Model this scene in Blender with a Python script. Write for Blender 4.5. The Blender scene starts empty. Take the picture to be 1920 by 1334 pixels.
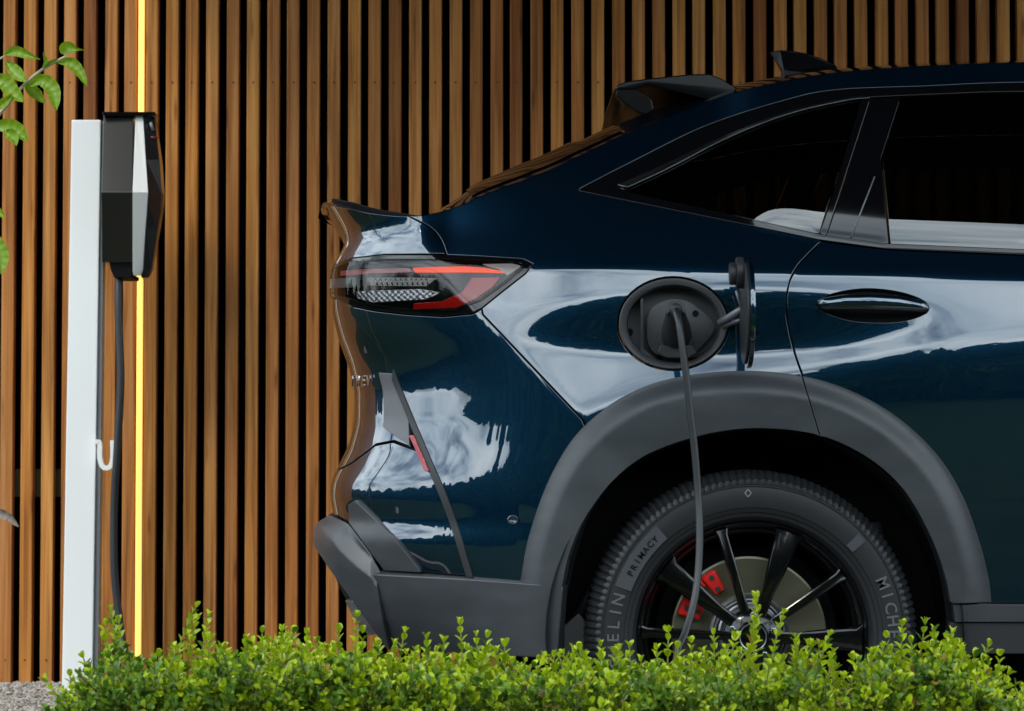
import bpy, bmesh, math, random
import numpy as np
from mathutils import Vector, Matrix
from mathutils.geometry import delaunay_2d_cdt

random.seed(7)
rng = np.random.default_rng(7)
SC = bpy.context.scene
COL = SC.collection

# ------------------------------------------------------------------ camera
FPX = 4812.0
CAM = np.array([0.0, -5.5, 0.745])
PITCH = 0.04
CP, SP = math.cos(PITCH), math.sin(PITCH)
cam_d = bpy.data.cameras.new("camera")
cam_d.sensor_width = 36.0
cam_d.lens = 36.0 * FPX / 1920.0
cam_d.clip_start = 0.1
cam_d.clip_end = 600
cam = bpy.data.objects.new("camera", cam_d)
COL.objects.link(cam)
cam.location = CAM
cam.rotation_euler = (math.pi / 2 + PITCH, 0, 0)
SC.camera = cam
cam_d.dof.use_dof = True
cam_d.dof.focus_distance = 5.6
cam_d.dof.aperture_fstop = 11

# ------------------------------------------------------------------ world, sun, exposure
SUN_EL, SUN_AZ = 48.0, 215.0      # azimuth measured clockwise from +y
world = bpy.data.worlds.new("World")
SC.world = world
world.use_nodes = True
wt = world.node_tree
wt.nodes.clear()
def wn(t, **k):
    n = wt.nodes.new(t)
    for a, b in k.items():
        setattr(n, a, b)
    return n
w_out = wn('ShaderNodeOutputWorld')
w_bg = wn('ShaderNodeBackground')
w_bg.inputs['Strength'].default_value = 0.12
sky = wn('ShaderNodeTexSky', sky_type='NISHITA', sun_disc=False)
sky.sun_elevation = math.radians(SUN_EL)
sky.sun_rotation = math.radians(SUN_AZ)
tc = wn('ShaderNodeTexCoord')
mp = wn('ShaderNodeMapping')
mp.inputs['Scale'].default_value = (1.0, 1.0, 2.2)
mp.inputs['Location'].default_value = (0.35, 0.1, 0.0)
nz = wn('ShaderNodeTexNoise')
nz.inputs['Scale'].default_value = 2.3
nz.inputs['Detail'].default_value = 7
nz.inputs['Roughness'].default_value = 0.55
rp = wn('ShaderNodeValToRGB')
rp.color_ramp.elements[0].position = 0.32
rp.color_ramp.elements[0].color = (0, 0, 0, 1)
rp.color_ramp.elements[1].position = 0.46
rp.color_ramp.elements[1].color = (1, 1, 1, 1)
nz2 = wn('ShaderNodeTexNoise')
nz2.inputs['Scale'].default_value = 4.5
nz2.inputs['Detail'].default_value = 5
rp2 = wn('ShaderNodeValToRGB')
rp2.color_ramp.elements[0].position = 0.30
rp2.color_ramp.elements[0].color = (15, 19.5, 23, 1)
rp2.color_ramp.elements[1].position = 0.66
rp2.color_ramp.elements[1].color = (37, 41, 43, 1)
mx = wn('ShaderNodeMix', data_type='RGBA')
L = wt.links.new
L(tc.outputs['Generated'], mp.inputs['Vector'])
L(mp.outputs['Vector'], nz.inputs['Vector'])
L(mp.outputs['Vector'], nz2.inputs['Vector'])
L(nz.outputs['Fac'], rp.inputs['Fac'])
L(nz2.outputs['Fac'], rp2.inputs['Fac'])
L(rp.outputs['Color'], mx.inputs['Factor'])
L(sky.outputs['Color'], mx.inputs['A'])
L(rp2.outputs['Color'], mx.inputs['B'])
L(mx.outputs['Result'], w_bg.inputs['Color'])
L(w_bg.outputs[0], w_out.inputs[0])

sun_d = bpy.data.lights.new("sun", 'SUN')
sun_d.energy = 2.6
sun_d.angle = math.radians(14)
sun_d.color = (1.0, 0.94, 0.84)
sun = bpy.data.objects.new("sun", sun_d)
COL.objects.link(sun)
el, az = math.radians(SUN_EL), math.radians(SUN_AZ)
sdir = Vector((math.sin(az) * math.cos(el), math.cos(az) * math.cos(el), math.sin(el)))
sun.rotation_euler = sdir.to_track_quat('Z', 'Y').to_euler()
sun.location = sdir * 30

SC.view_settings.view_transform = 'Standard'
SC.view_settings.look = 'None'
SC.view_settings.exposure = -0.50
SC.view_settings.gamma = 1.0
SC.view_settings.use_curve_mapping = False

# ------------------------------------------------------------------ helpers
def P(px, py, Y):
    """point on the plane y=Y seen along the photograph's line of sight"""
    v = (667.0 - py) / FPX
    d = np.array([(px - 960.0) / FPX, CP - SP * v, SP + CP * v])
    t = (Y - CAM[1]) / d[1]
    return CAM + d * t

def proj(x, y, z):
    dy, dz = y - CAM[1], z - CAM[2]
    f = CP * dy + SP * dz
    u = -SP * dy + CP * dz
    return 960 + FPX * (x - CAM[0]) / f, 667 - FPX * u / f

def tag(o, label=None, cat=None, group=None, kind=None):
    if label: o['label'] = label
    if cat: o['category'] = cat
    if group: o['group'] = group
    if kind: o['kind'] = kind
    return o

def empty(name, loc, label=None, cat=None, group=None):
    o = bpy.data.objects.new(name, None)
    COL.objects.link(o)
    o.location = loc
    o.empty_display_size = 0.2
    tag(o, label, cat, group)
    return o

def link(name, me, mat, parent=None):
    o = bpy.data.objects.new(name, me)
    COL.objects.link(o)
    if mat is not None and len(me.materials) == 0:
        me.materials.append(mat)
    if parent is not None:
        o.parent = parent
        if parent.type == 'EMPTY':
            o.matrix_parent_inverse = Matrix.Translation(-Vector(parent.location))
    return o

def mesh(name, v, f, smooth=False):
    me = bpy.data.meshes.new(name)
    me.from_pydata([tuple(map(float, p)) for p in v], [], [tuple(map(int, q)) for q in f])
    if smooth:
        me.polygons.foreach_set('use_smooth', [True] * len(me.polygons))
    me.update()
    return me

def fixn(me):
    bm = bmesh.new(); bm.from_mesh(me)
    bmesh.ops.recalc_face_normals(bm, faces=bm.faces)
    bm.to_mesh(me); bm.free()
    return me

def bevel(me, w, seg=2, angle=30):
    bm = bmesh.new(); bm.from_mesh(me)
    bmesh.ops.recalc_face_normals(bm, faces=bm.faces)
    es = [e for e in bm.edges if len(e.link_faces) == 2 and e.calc_face_angle(0) > math.radians(angle)]
    bmesh.ops.bevel(bm, geom=es, offset=w, segments=seg, affect='EDGES', profile=0.6, clamp_overlap=True)
    bm.to_mesh(me); bm.free()
    return me

def smooth_angle(me, ang=35):
    me.polygons.foreach_set('use_smooth', [True] * len(me.polygons))
    try:
        me.set_sharp_from_angle(angle=math.radians(ang))
    except Exception:
        pass
    return me

class MB:
    def __init__(s):
        s.v = []; s.f = []
    def add(s, v, f):
        n = len(s.v)
        s.v += [tuple(map(float, p)) for p in v]
        s.f += [tuple(int(i) + n for i in q) for q in f]
    def box(s, x0, x1, y0, y1, z0, z1):
        s.add([(x0,y0,z0),(x1,y0,z0),(x1,y1,z0),(x0,y1,z0),(x0,y0,z1),(x1,y0,z1),(x1,y1,z1),(x0,y1,z1)],
              [(0,3,2,1),(4,5,6,7),(0,1,5,4),(1,2,6,5),(2,3,7,6),(3,0,4,7)])
    def prism(s, loopA, loopB):
        n = len(loopA)
        s.add(list(loopA) + list(loopB),
              [tuple(range(n)), tuple(range(2*n-1, n-1, -1))] +
              [(i, i+n, (i+1) % n + n, (i+1) % n) for i in range(n)])
    def tube(s, pts, r, n=10, caps=True):
        pts = [Vector(p) for p in pts]
        rs = r if isinstance(r, (list, tuple)) else [r] * len(pts)
        rings = []
        up = Vector((0, 1, 0))
        for i, p in enumerate(pts):
            t = (pts[min(i+1, len(pts)-1)] - pts[max(i-1, 0)]).normalized()
            a = t.cross(up)
            if a.length < 0.2: a = t.cross(Vector((1, 0, 0)))
            a.normalize(); b = t.cross(a).normalized()
            up = a.cross(t)
            rings.append([p + (a*math.cos(2*math.pi*k/n) + b*math.sin(2*math.pi*k/n)) * rs[i] for k in range(n)])
        v = [q for rg in rings for q in rg]
        f = []
        for i in range(len(pts)-1):
            for k in range(n):
                f.append((i*n+k, i*n+(k+1) % n, (i+1)*n+(k+1) % n, (i+1)*n+k))
        if caps:
            f.append(tuple(range(n-1, -1, -1)))
            f.append(tuple((len(pts)-1)*n+k for k in range(n)))
        s.add(v, f)
    def me(s, name, smooth=False, bev=0, seg=2, ang=None):
        m = mesh(name, s.v, s.f, smooth)
        fixn(m)
        if bev: bevel(m, bev, seg)
        if ang: smooth_angle(m, ang)
        return m

def crv(pts, step=8.0):
    """catmull-rom through 2-D or 3-D points"""
    p = np.array(pts, float)
    if len(p) < 3: return line(pts, step)
    q = np.vstack([2*p[0]-p[1], p, 2*p[-1]-p[-2]])
    out = []
    for i in range(1, len(q)-2):
        n = max(2, int(np.linalg.norm(q[i+1]-q[i]) / step))
        for k in range(n):
            t = k / n
            out.append(0.5*((2*q[i]) + (-q[i-1]+q[i+1])*t + (2*q[i-1]-5*q[i]+4*q[i+1]-q[i+2])*t*t + (-q[i-1]+3*q[i]-3*q[i+1]+q[i+2])*t**3))
    out.append(q[-2])
    return [tuple(o) for o in out]

def line(pts, step=8.0):
    p = np.array(pts, float); out = []
    for i in range(len(p)-1):
        n = max(1, int(np.linalg.norm(p[i+1]-p[i]) / step))
        for k in range(n):
            out.append(tuple(p[i] + (p[i+1]-p[i])*k/n))
    out.append(tuple(p[-1]))
    return out

# ------------------------------------------------------------------ materials
def mat(name, col=(0.5,0.5,0.5), rough=0.5, metal=0.0, coat=0.0, coat_r=0.02, spec=0.5, coat_ior=1.5):
    m = bpy.data.materials.new(name)
    m.use_nodes = True
    b = m.node_tree.nodes['Principled BSDF']
    b.inputs['Base Color'].default_value = (*col, 1)
    b.inputs['Roughness'].default_value = rough
    b.inputs['Metallic'].default_value = metal
    b.inputs['Coat Weight'].default_value = coat
    b.inputs['Coat Roughness'].default_value = coat_r
    b.inputs['Coat IOR'].default_value = coat_ior
    b.inputs['Specular IOR Level'].default_value = spec
    return m

def nodes(m): return m.node_tree.nodes, m.node_tree.links.new, m.node_tree.nodes['Principled BSDF']

def add_bump(m, scale, strength, dist=0.001, detail=4, coord='Object', stretch=(1,1,1)):
    N, K, b = nodes(m)
    t = N.new('ShaderNodeTexCoord'); mp_ = N.new('ShaderNodeMapping')
    mp_.inputs['Scale'].default_value = stretch
    n = N.new('ShaderNodeTexNoise'); n.inputs['Scale'].default_value = scale; n.inputs['Detail'].default_value = detail
    u = N.new('ShaderNodeBump'); u.inputs['Strength'].default_value = strength; u.inputs['Distance'].default_value = dist
    K(t.outputs[coord], mp_.inputs['Vector']); K(mp_.outputs['Vector'], n.inputs['Vector'])
    K(n.outputs['Fac'], u.inputs['Height']); K(u.outputs['Normal'], b.inputs['Normal'])
    return n

def add_var(m, c0, c1, scale, detail=5, stretch=(1,1,1), lo=0.35, hi=0.65):
    N, K, b = nodes(m)
    t = N.new('ShaderNodeTexCoord'); mp_ = N.new('ShaderNodeMapping')
    mp_.inputs['Scale'].default_value = stretch
    n = N.new('ShaderNodeTexNoise'); n.inputs['Scale'].default_value = scale; n.inputs['Detail'].default_value = detail
    r = N.new('ShaderNodeValToRGB')
    r.color_ramp.elements[0].position = lo; r.color_ramp.elements[0].color = (*c0, 1)
    r.color_ramp.elements[1].position = hi; r.color_ramp.elements[1].color = (*c1, 1)
    K(t.outputs['Object'], mp_.inputs['Vector']); K(mp_.outputs['Vector'], n.inputs['Vector'])
    K(n.outputs['Fac'], r.inputs['Fac']); K(r.outputs['Color'], b.inputs['Base Color'])

PAINT = mat('blue_paint', (0.0011, 0.0195, 0.0450), 0.37, 0.88, 1.0, 0.012, 0.2, 2.15)
CLAD = mat('grey_plastic', (0.044, 0.048, 0.055), 0.40, 0, 0, spec=0.6)
add_bump(CLAD, 1100, 0.35, 0.0006)
add_var(CLAD, (0.030,0.034,0.040), (0.048,0.052,0.059), 7, 8, (1,1,2.5))
BLACKG = mat('gloss_black', (0.003, 0.003, 0.004), 0.10, 0, 0.3, 0.01)
SPB = mat('spoiler_black', (0.003,0.003,0.004), 0.22, spec=0.22)
BLACKM = mat('matte_black', (0.006, 0.006, 0.007), 0.75, spec=0.15)
DARKPL = mat('dark_plastic', (0.022, 0.023, 0.026), 0.5)
PORTPL = mat('port_plastic', (0.055, 0.056, 0.062), 0.42)
TYRE = mat('tyre_rubber', (0.010, 0.011, 0.013), 0.5)
add_bump(TYRE, 350, 0.2, 0.0006)
TYREL = mat('tyre_lettering', (0.095, 0.098, 0.105), 0.55)  # lighter than the rubber: relief shading of the letters put into the colour
TYREB = mat('tyre_band', (0.048, 0.051, 0.058), 0.6)
RIM = mat('black_alloy', (0.003, 0.003, 0.0035), 0.14, 0.0, 0.5, 0.02, spec=0.35, coat_ior=1.45)
CHROME = mat('chrome', (0.62, 0.64, 0.67), 0.14, 1.0)
SILVER = mat('satin_silver', (0.45, 0.46, 0.48), 0.3, 1.0)
DISC = mat('brake_disc_steel', (0.16, 0.15, 0.105), 0.36, 0.8)
REDC = mat('red_caliper', (0.75, 0.012, 0.01), 0.3, 0, 0.5)
REDL = mat('red_lens', (0.55, 0.006, 0.004), 0.12, 0, 1.0, 0.01)
REFL = mat('red_reflector', (0.35, 0.01, 0.02), 0.25, 0, 0.6)
LAMPG = mat('lamp_inner', (0.30, 0.31, 0.29), 0.25, 0.7)
WHITEP = mat('white_powder_coat', (0.84, 0.85, 0.85), 0.4)
WHITEB = mat('white_bezel', (0.88, 0.88, 0.85), 0.12, 0, 1.0)
GREYP = mat('grey_metal', (0.20, 0.21, 0.23), 0.4, 0.3)
CHB = mat('charger_housing', (0.022, 0.020, 0.017), 0.22, 0, .5)
CHF = mat('charger_front', (0.018, 0.018, 0.02), 0.15, 0, 0.5)
CABLE = mat('cable_rubber', (0.020, 0.022, 0.025), 0.4)
CABLEB = mat('black_cable_rubber', (0.012, 0.012, 0.013), 0.5)
BACK = mat('black_backing', (0.004, 0.004, 0.004), 0.9, spec=0.05)

def lamp_bar(name, col, e):
    m = mat(name, col, 0.3)
    b = m.node_tree.nodes['Principled BSDF']
    b.inputs['Emission Color'].default_value = (*col, 1)
    b.inputs['Emission Strength'].default_value = e
    return m
LEDM = lamp_bar('warm_led', (1.0, 0.60, 0.14), 1.8)
TAILON = lamp_bar('tail_light_bar', (1.0, 0.09, 0.015), 0.9)

def glass(name, tint, ior):
    m = bpy.data.materials.new(name); m.use_nodes = True
    N = m.node_tree.nodes; K = m.node_tree.links.new; N.clear()
    o = N.new('ShaderNodeOutputMaterial'); mxs = N.new('ShaderNodeMixShader')
    fr = N.new('ShaderNodeFresnel'); fr.inputs['IOR'].default_value = ior
    g = N.new('ShaderNodeBsdfGlossy'); g.inputs['Roughness'].default_value = 0.004
    t = N.new('ShaderNodeBsdfTransparent'); t.inputs['Color'].default_value = (*tint, 1)
    K(fr.outputs[0], mxs.inputs[0]); K(t.outputs[0], mxs.inputs[1]); K(g.outputs[0], mxs.inputs[2]); K(mxs.outputs[0], o.inputs[0])
    return m
TINT = glass('tinted_glass', (0.12, 0.12, 0.105), 2.2)
CLEAR = glass('clear_lens', (0.80, 0.78, 0.78), 1.38)

def wood_mat():
    m = mat('cedar_wood', (0.4, 0.2, 0.08), 0.62, spec=0.25)
    N, K, b = nodes(m)
    t = N.new('ShaderNodeTexCoord'); oi = N.new('ShaderNodeObjectInfo')
    ad = N.new('ShaderNodeVectorMath'); ad.operation = 'ADD'
    cb = N.new('ShaderNodeCombineXYZ'); ml = N.new('ShaderNodeMath'); ml.operation = 'MULTIPLY'; ml.inputs[1].default_value = 97.0
    K(oi.outputs['Random'], ml.inputs[0])
    for i in range(3): K(ml.outputs[0], cb.inputs[i])
    K(t.outputs['Object'], ad.inputs[0]); K(cb.outputs[0], ad.inputs[1])
    mp1 = N.new('ShaderNodeMapping'); mp1.inputs['Scale'].default_value = (70, 30, 1.6)
    mp2 = N.new('ShaderNodeMapping'); mp2.inputs['Scale'].default_value = (18, 6, 2.0)
    mp3 = N.new('ShaderNodeMapping'); mp3.inputs['Scale'].default_value = (260, 60, 5)
    n1 = N.new('ShaderNodeTexNoise'); n1.inputs['Scale'].default_value = 1.0; n1.inputs['Detail'].default_value = 6; n1.inputs['Distortion'].default_value = 0.8
    n2 = N.new('ShaderNodeTexNoise'); n2.inputs['Scale'].default_value = 1.0; n2.inputs['Detail'].default_value = 3
    n3 = N.new('ShaderNodeTexNoise'); n3.inputs['Scale'].default_value = 1.0; n3.inputs['Detail'].default_value = 2
    for mpn, nn in ((mp1, n1), (mp2, n2), (mp3, n3)):
        K(ad.outputs[0], mpn.inputs['Vector']); K(mpn.outputs[0], nn.inputs['Vector'])
    r = N.new('ShaderNodeValToRGB')
    e = r.color_ramp.elements
    e[0].position = 0.30; e[0].color = (0.27, 0.095, 0.020, 1)
    e[1].position = 0.72; e[1].color = (0.62, 0.315, 0.115, 1)
    x = e.new(0.5); x.color = (0.48, 0.21, 0.056, 1)
    K(n1.outputs['Fac'], r.inputs['Fac'])
    # tone per batten
    r2 = N.new('ShaderNodeValToRGB')
    e = r2.color_ramp.elements
    e[0].position = 0.0; e[0].color = (0.54, 0.40, 0.32, 1)
    e[1].position = 1.0; e[1].color = (1.05, 1.04, 0.92, 1)
    for p_, c_ in ((0.18, (0.95, 0.85, 0.75, 1)), (0.4, (1.02, 0.96, 0.86, 1)), (0.6, (0.86, 0.74, 0.68, 1)), (0.8, (1.0, 0.88, 0.62, 1))):
        x = e.new(p_); x.color = c_
    K(oi.outputs['Random'], r2.inputs['Fac'])
    mu = N.new('ShaderNodeMix'); mu.data_type = 'RGBA'; mu.blend_type = 'MULTIPLY'; mu.inputs['Factor'].default_value = 1
    K(r.outputs[0], mu.inputs['A']); K(r2.outputs[0], mu.inputs['B'])
    r3 = N.new('ShaderNodeValToRGB')
    r3.color_ramp.elements[0].position = 0.3; r3.color_ramp.elements[0].color = (0.78, 0.78, 0.80, 1)
    r3.color_ramp.elements[1].position = 0.7; r3.color_ramp.elements[1].color = (1.12, 1.12, 1.12, 1)
    K(n2.outputs['Fac'], r3.inputs['Fac'])
    mu2 = N.new('ShaderNodeMix'); mu2.data_type = 'RGBA'; mu2.blend_type = 'MULTIPLY'; mu2.inputs['Factor'].default_value = 1
    K(mu.outputs['Result'], mu2.inputs['A']); K(r3.outputs[0], mu2.inputs['B'])
    mpk = N.new('ShaderNodeMapping'); mpk.inputs['Scale'].default_value = (22, 6, 3.2)
    vk = N.new('ShaderNodeTexVoronoi'); vk.inputs['Scale'].default_value = 1.0
    K(ad.outputs[0], mpk.inputs['Vector']); K(mpk.outputs[0], vk.inputs['Vector'])
    rk = N.new('ShaderNodeValToRGB')
    rk.color_ramp.elements[0].position = 0.05; rk.color_ramp.elements[0].color = (0.42, 0.30, 0.25, 1)
    rk.color_ramp.elements[1].position = 0.17; rk.color_ramp.elements[1].color = (1, 1, 1, 1)
    K(vk.outputs['Distance'], rk.inputs['Fac'])
    mu3 = N.new('ShaderNodeMix'); mu3.data_type = 'RGBA'; mu3.blend_type = 'MULTIPLY'; mu3.inputs['Factor'].default_value = .8
    K(mu2.outputs['Result'], mu3.inputs['A']); K(rk.outputs[0], mu3.inputs['B'])
    K(mu3.outputs['Result'], b.inputs['Base Color'])
    u = N.new('ShaderNodeBump'); u.inputs['Strength'].default_value = 0.35; u.inputs['Distance'].default_value = 0.001
    K(n3.outputs['Fac'], u.inputs['Height']); K(u.outputs['Normal'], b.inputs['Normal'])
    return m
WOOD = wood_mat()
SCREWM = mat('screw_head', (0.05, 0.028, 0.015), 0.6, 0.0)

def leaf_mat(name, c0, c1, c2, trans=0.35):
    m = bpy.data.materials.new(name); m.use_nodes = True
    N = m.node_tree.nodes; K = m.node_tree.links.new
    b = N['Principled BSDF']; o = N['Material Output']
    g = N.new('ShaderNodeNewGeometry'); r = N.new('ShaderNodeValToRGB')
    e = r.color_ramp.elements
    e[0].position = 0; e[0].color = (*c0, 1); e[1].position = 1; e[1].color = (*c2, 1)
    x = e.new(0.5); x.color = (*c1, 1)
    K(g.outputs['Random Per Island'], r.inputs['Fac'])
    K(r.outputs[0], b.inputs['Base Color'])
    b.inputs['Roughness'].default_value = 0.38
    b.inputs['Specular IOR Level'].default_value = 0.45
    t = N.new('ShaderNodeBsdfTranslucent'); K(r.outputs[0], t.inputs['Color'])
    ms = N.new('ShaderNodeMixShader'); ms.inputs[0].default_value = trans
    K(b.outputs[0], ms.inputs[1]); K(t.outputs[0], ms.inputs[2]); K(ms.outputs[0], o.inputs[0])
    return m
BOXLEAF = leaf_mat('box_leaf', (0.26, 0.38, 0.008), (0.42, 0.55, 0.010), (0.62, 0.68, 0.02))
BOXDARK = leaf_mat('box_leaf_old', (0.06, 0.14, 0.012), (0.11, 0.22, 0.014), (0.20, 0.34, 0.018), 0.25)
TWIGLEAF = leaf_mat('tree_leaf', (0.12, 0.26, 0.010), (0.20, 0.36, 0.012), (0.30, 0.46, 0.02), 0.4)
WOODLEAF = leaf_mat('far_leaf', (0.006, 0.016, 0.005), (0.012, 0.034, 0.009), (0.024, 0.055, 0.014), 0.15)
WOODLEAF.node_tree.nodes['Principled BSDF'].inputs['Specular IOR Level'].default_value = 0.03
WOODLEAF.node_tree.nodes['Principled BSDF'].inputs['Roughness'].default_value = 0.9
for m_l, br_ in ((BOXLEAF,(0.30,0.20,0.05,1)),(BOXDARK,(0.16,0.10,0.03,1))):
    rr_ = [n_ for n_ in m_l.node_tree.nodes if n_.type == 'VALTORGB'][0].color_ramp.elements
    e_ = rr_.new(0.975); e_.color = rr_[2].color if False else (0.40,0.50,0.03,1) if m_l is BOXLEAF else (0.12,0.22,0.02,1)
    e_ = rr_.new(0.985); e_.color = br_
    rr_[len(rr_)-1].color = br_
STEM = mat('green_stem', (0.16, 0.17, 0.05), 0.6)
BARK = mat('bark', (0.14, 0.10, 0.06), 0.8)
TWIG = mat('pale_twig', (0.42, 0.38, 0.25), 0.6)

# ------------------------------------------------------------------ ground
YW = 3.0                 # front face of the battens
g = mat('gravel_ground', (0.2, 0.19, 0.18), 0.9)
add_var(g, (0.13, 0.115, 0.10), (0.30, 0.275, 0.25), 55, 8)
add_bump(g, 70, 0.9, 0.012, 6)
GR = link('ground', mesh('ground', [(-300,-300,0),(300,-300,0),(300,300,0),(-300,300,0)], [(0,1,2,3)]), g)
tag(GR, 'grey gravelly ground running under the car to the wall', kind='structure')
pv = mat('forecourt', (0.075, 0.075, 0.078), 0.85)
add_var(pv, (0.055, 0.055, 0.057), (0.10, 0.098, 0.095), 30, 8)
add_bump(pv, 160, 0.5, 0.004)
FC = link('forecourt', mesh('forecourt', [(-1.45,-0.75,.004),(6,-0.75,.004),(6,2.55,.004),(-1.45,2.55,.004)], [(0,1,2,3)]), pv)
tag(FC, 'dark paved parking bay beneath the car', kind='structure')
lw = mat('lawn', (0.03, 0.06, 0.015), 0.95, spec=0.03)
add_var(lw, (0.005, 0.014, 0.004), (0.014, 0.028, 0.008), 3, 8)
LW = link('lawn', mesh('lawn', [(-60,-60,.004),(60,-60,.004),(60,-1.75,.004),(-1.46,-1.75,.004),(-1.46,1.75,.004),(-3.6,1.75,.004),(-3.6,20,.004),(-60,20,.004)], [(0,1,2,3,4,5,6,7)]), lw)
tag(LW, 'green lawn behind the viewpoint', kind='structure')
kb = MB(); kb.box(-3.2, 4.0, -0.76, -0.66, 0.0, 0.11)
kbo = link('kerb', kb.me('kerb', bev=0.008), mat('kerb_stone', (0.22, 0.20, 0.18), 0.85))
tag(kbo, 'low stone kerb between the box hedge and the parking bay', kind='structure')
# loose stones near the wall
def gravel():
    v = []; f = []
    ico = [(0,0,1),(.9,0,.1),(.28,.85,.0),(-.72,.53,.1),(-.72,-.53,-.1),(.28,-.85,.05),(0,0,-1)]
    fc = [(0,1,2),(0,2,3),(0,3,4),(0,4,5),(0,5,1),(6,2,1),(6,3,2),(6,4,3),(6,5,4),(6,1,5)]
    for x0,x1,y0,y1,n in ((-2.3,-0.9,2.0,3.0,9000),(0.9,2.2,-0.6,0.0,2500)):
        for i in range(n):
            x = random.uniform(x0,x1); y = random.uniform(y0,y1); s = random.uniform(.004,.011)
            a = random.uniform(0,6.28); c, q = math.cos(a), math.sin(a); k = len(v)
            for p in ico:
                px = p[0]*s*random.uniform(.8,1.2); py_ = p[1]*s; pz = p[2]*s*.6
                v.append((x+px*c-py_*q, y+px*q+py_*c, .004+pz+s*.2))
            f += [(a_+k,b_+k,c_+k) for a_,b_,c_ in fc]
    return mesh('gravel', v, f)
gm = mat('gravel_stone', (0.3,0.28,0.26), 0.85)
N, K, b = nodes(gm)
ge = N.new('ShaderNodeNewGeometry'); r = N.new('ShaderNodeValToRGB')
r.color_ramp.elements[0].color = (0.13,0.11,0.095,1); r.color_ramp.elements[1].color = (0.42,0.38,0.34,1)
K(ge.outputs['Random Per Island'], r.inputs['Fac']); K(r.outputs[0], b.inputs['Base Color'])
tag(link('gravel', gravel(), gm), 'loose grey brown gravel at the foot of the slatted wall', 'gravel', kind='stuff')

# ------------------------------------------------------------------ slatted wall
wall = empty('slatted_wall', (0, YW+0.08, 0), 'timber wall of upright cedar battens over black backing behind the car', 'wall')
bk = MB(); bk.box(-6.5, 5.2, YW+0.075, YW+0.20, 0.0, 3.58)
link('backing', bk.me('backing'), BACK, wall)
PIT = 38.25/ (FPX/(YW+5.5)) ; X0 = P(18.5, 0, YW)[0]
SW = 0.0405
sm = MB(); sm.box(-SW/2, SW/2, 0, 0.042, 0.004, 3.57)
slat_me = sm.me('slat', bev=0.002, seg=1)
slat_me.materials.append(WOOD)
scr = MB()
k0 = int((-6.4 - X0)/PIT)
nsl = int(11.5/PIT)
zs1 = P(300, 155, YW)[2]; zs2 = P(130, 1238, YW)[2]
for i in range(nsl):
    x = X0 + (k0+i)*PIT + random.uniform(-.0012,.0012)
    o = bpy.data.objects.new('slat', slat_me); COL.objects.link(o)
    o.parent = wall
    o.location = (x, YW - (YW+0.08) + random.uniform(-.0015,.0015), 0)
    o.rotation_euler = (0, random.uniform(-.0006,.0006), 0)
    for zz in (zs1, zs2):
        rr = 0.0034
        xx = x + random.uniform(-.002,.002)
        n = 8
        scr.add([(xx+rr*math.cos(2*math.pi*j/n), YW-.0022, zz+rr*math.sin(2*math.pi*j/n)) for j in range(n)] +
                [(xx+rr*math.cos(2*math.pi*j/n), YW+.003, zz+rr*math.sin(2*math.pi*j/n)) for j in range(n)],
                [tuple(range(n))] + [(j,(j+1)%n,(j+1)%n+n,j+n) for j in range(n)])
so = link('screws', scr.me('screws'), SCREWM, wall); so['kind'] = 'stuff'
rl = MB(); rl.box(-6.4, P(150,900,YW)[0], YW+.043, YW+.074, P(0,932,YW+.05)[2], P(0,880,YW+.05)[2])
link('rail', rl.me('rail'), mat('treated_timber', (0.045,0.045,0.015), 0.8), wall)

# warm light strip in one of the gaps
xa = X0 + 6.5*PIT
strip = empty('light_strip', (xa, YW, 0), 'thin warm yellow lit strip upright in a gap between the battens behind the charger', 'light')
ls = MB(); ls.box(xa-.0092, xa+.0092, YW-.006, YW+.012, P(260,1232,YW)[2], 3.56)
link('diffuser', ls.me('diffuser', bev=.002), LEDM, strip)
ls = MB(); ls.box(xa-.0118, xa+.0118, YW+.0125, YW+.06, 0.1, 3.56)
link('channel', ls.me('channel'), GREYP, strip)

# canopy roof over the bay
cn = empty('canopy', (1.5, 0.5, 3.6), 'dark canopy roof over the parking bay with a black soffit', 'canopy')
c = MB(); c.box(-1.85, 5.2, -2.6, YW+.2, 3.6, 3.84)
link('roof_slab', c.me('roof_slab', bev=.01), mat('canopy_black', (0.008,0.008,0.009), 0.7, spec=0.2), cn)
for px_ in (-1.7, 5.05):
    c = MB(); c.box(px_-.06, px_+.06, YW-.12, YW-.01, 0, 3.598)
    if px_ > 0 or True:
        link('post', c.me('post', bev=.004), GREYP, cn) if px_ > 0 else None

# ------------------------------------------------------------------ car body surface
YC = 0.95
YFL = 0.085
da = 0.001
A = np.arange(0, 7.0, da)
def smst(t): t = np.clip(t,0,1); return t*t*(3-2*t)
beta = (16*smst(A/0.70) * 0 + 14*np.clip(A/0.62,0,1) + 0)
beta = np.interp(A, [0, .53, .63, .70, .78, .93, 1.08, 1.28, 1.6, 2.1, 9], [0, 6, 25, 44, 54, 64, 74, 83, 88.5, 90, 90])
kk = np.exp(-0.5*(np.arange(-150,151)/45.0)**2); kk /= kk.sum()
beta = np.convolve(np.pad(beta, 150, mode='edge'), kk, mode='valid')
beta[:] = beta - beta[0]*np.exp(-A/0.2)
XP = np.concatenate([[0], np.cumsum(np.sin(np.radians(beta))[:-1])*da])
YPt = -np.concatenate([[0], np.cumsum(np.cos(np.radians(beta))[:-1])*da])
YPt = YPt - YPt[3400] + YFL
YC = float(YPt[0])
print('centre plane', YC)

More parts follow.
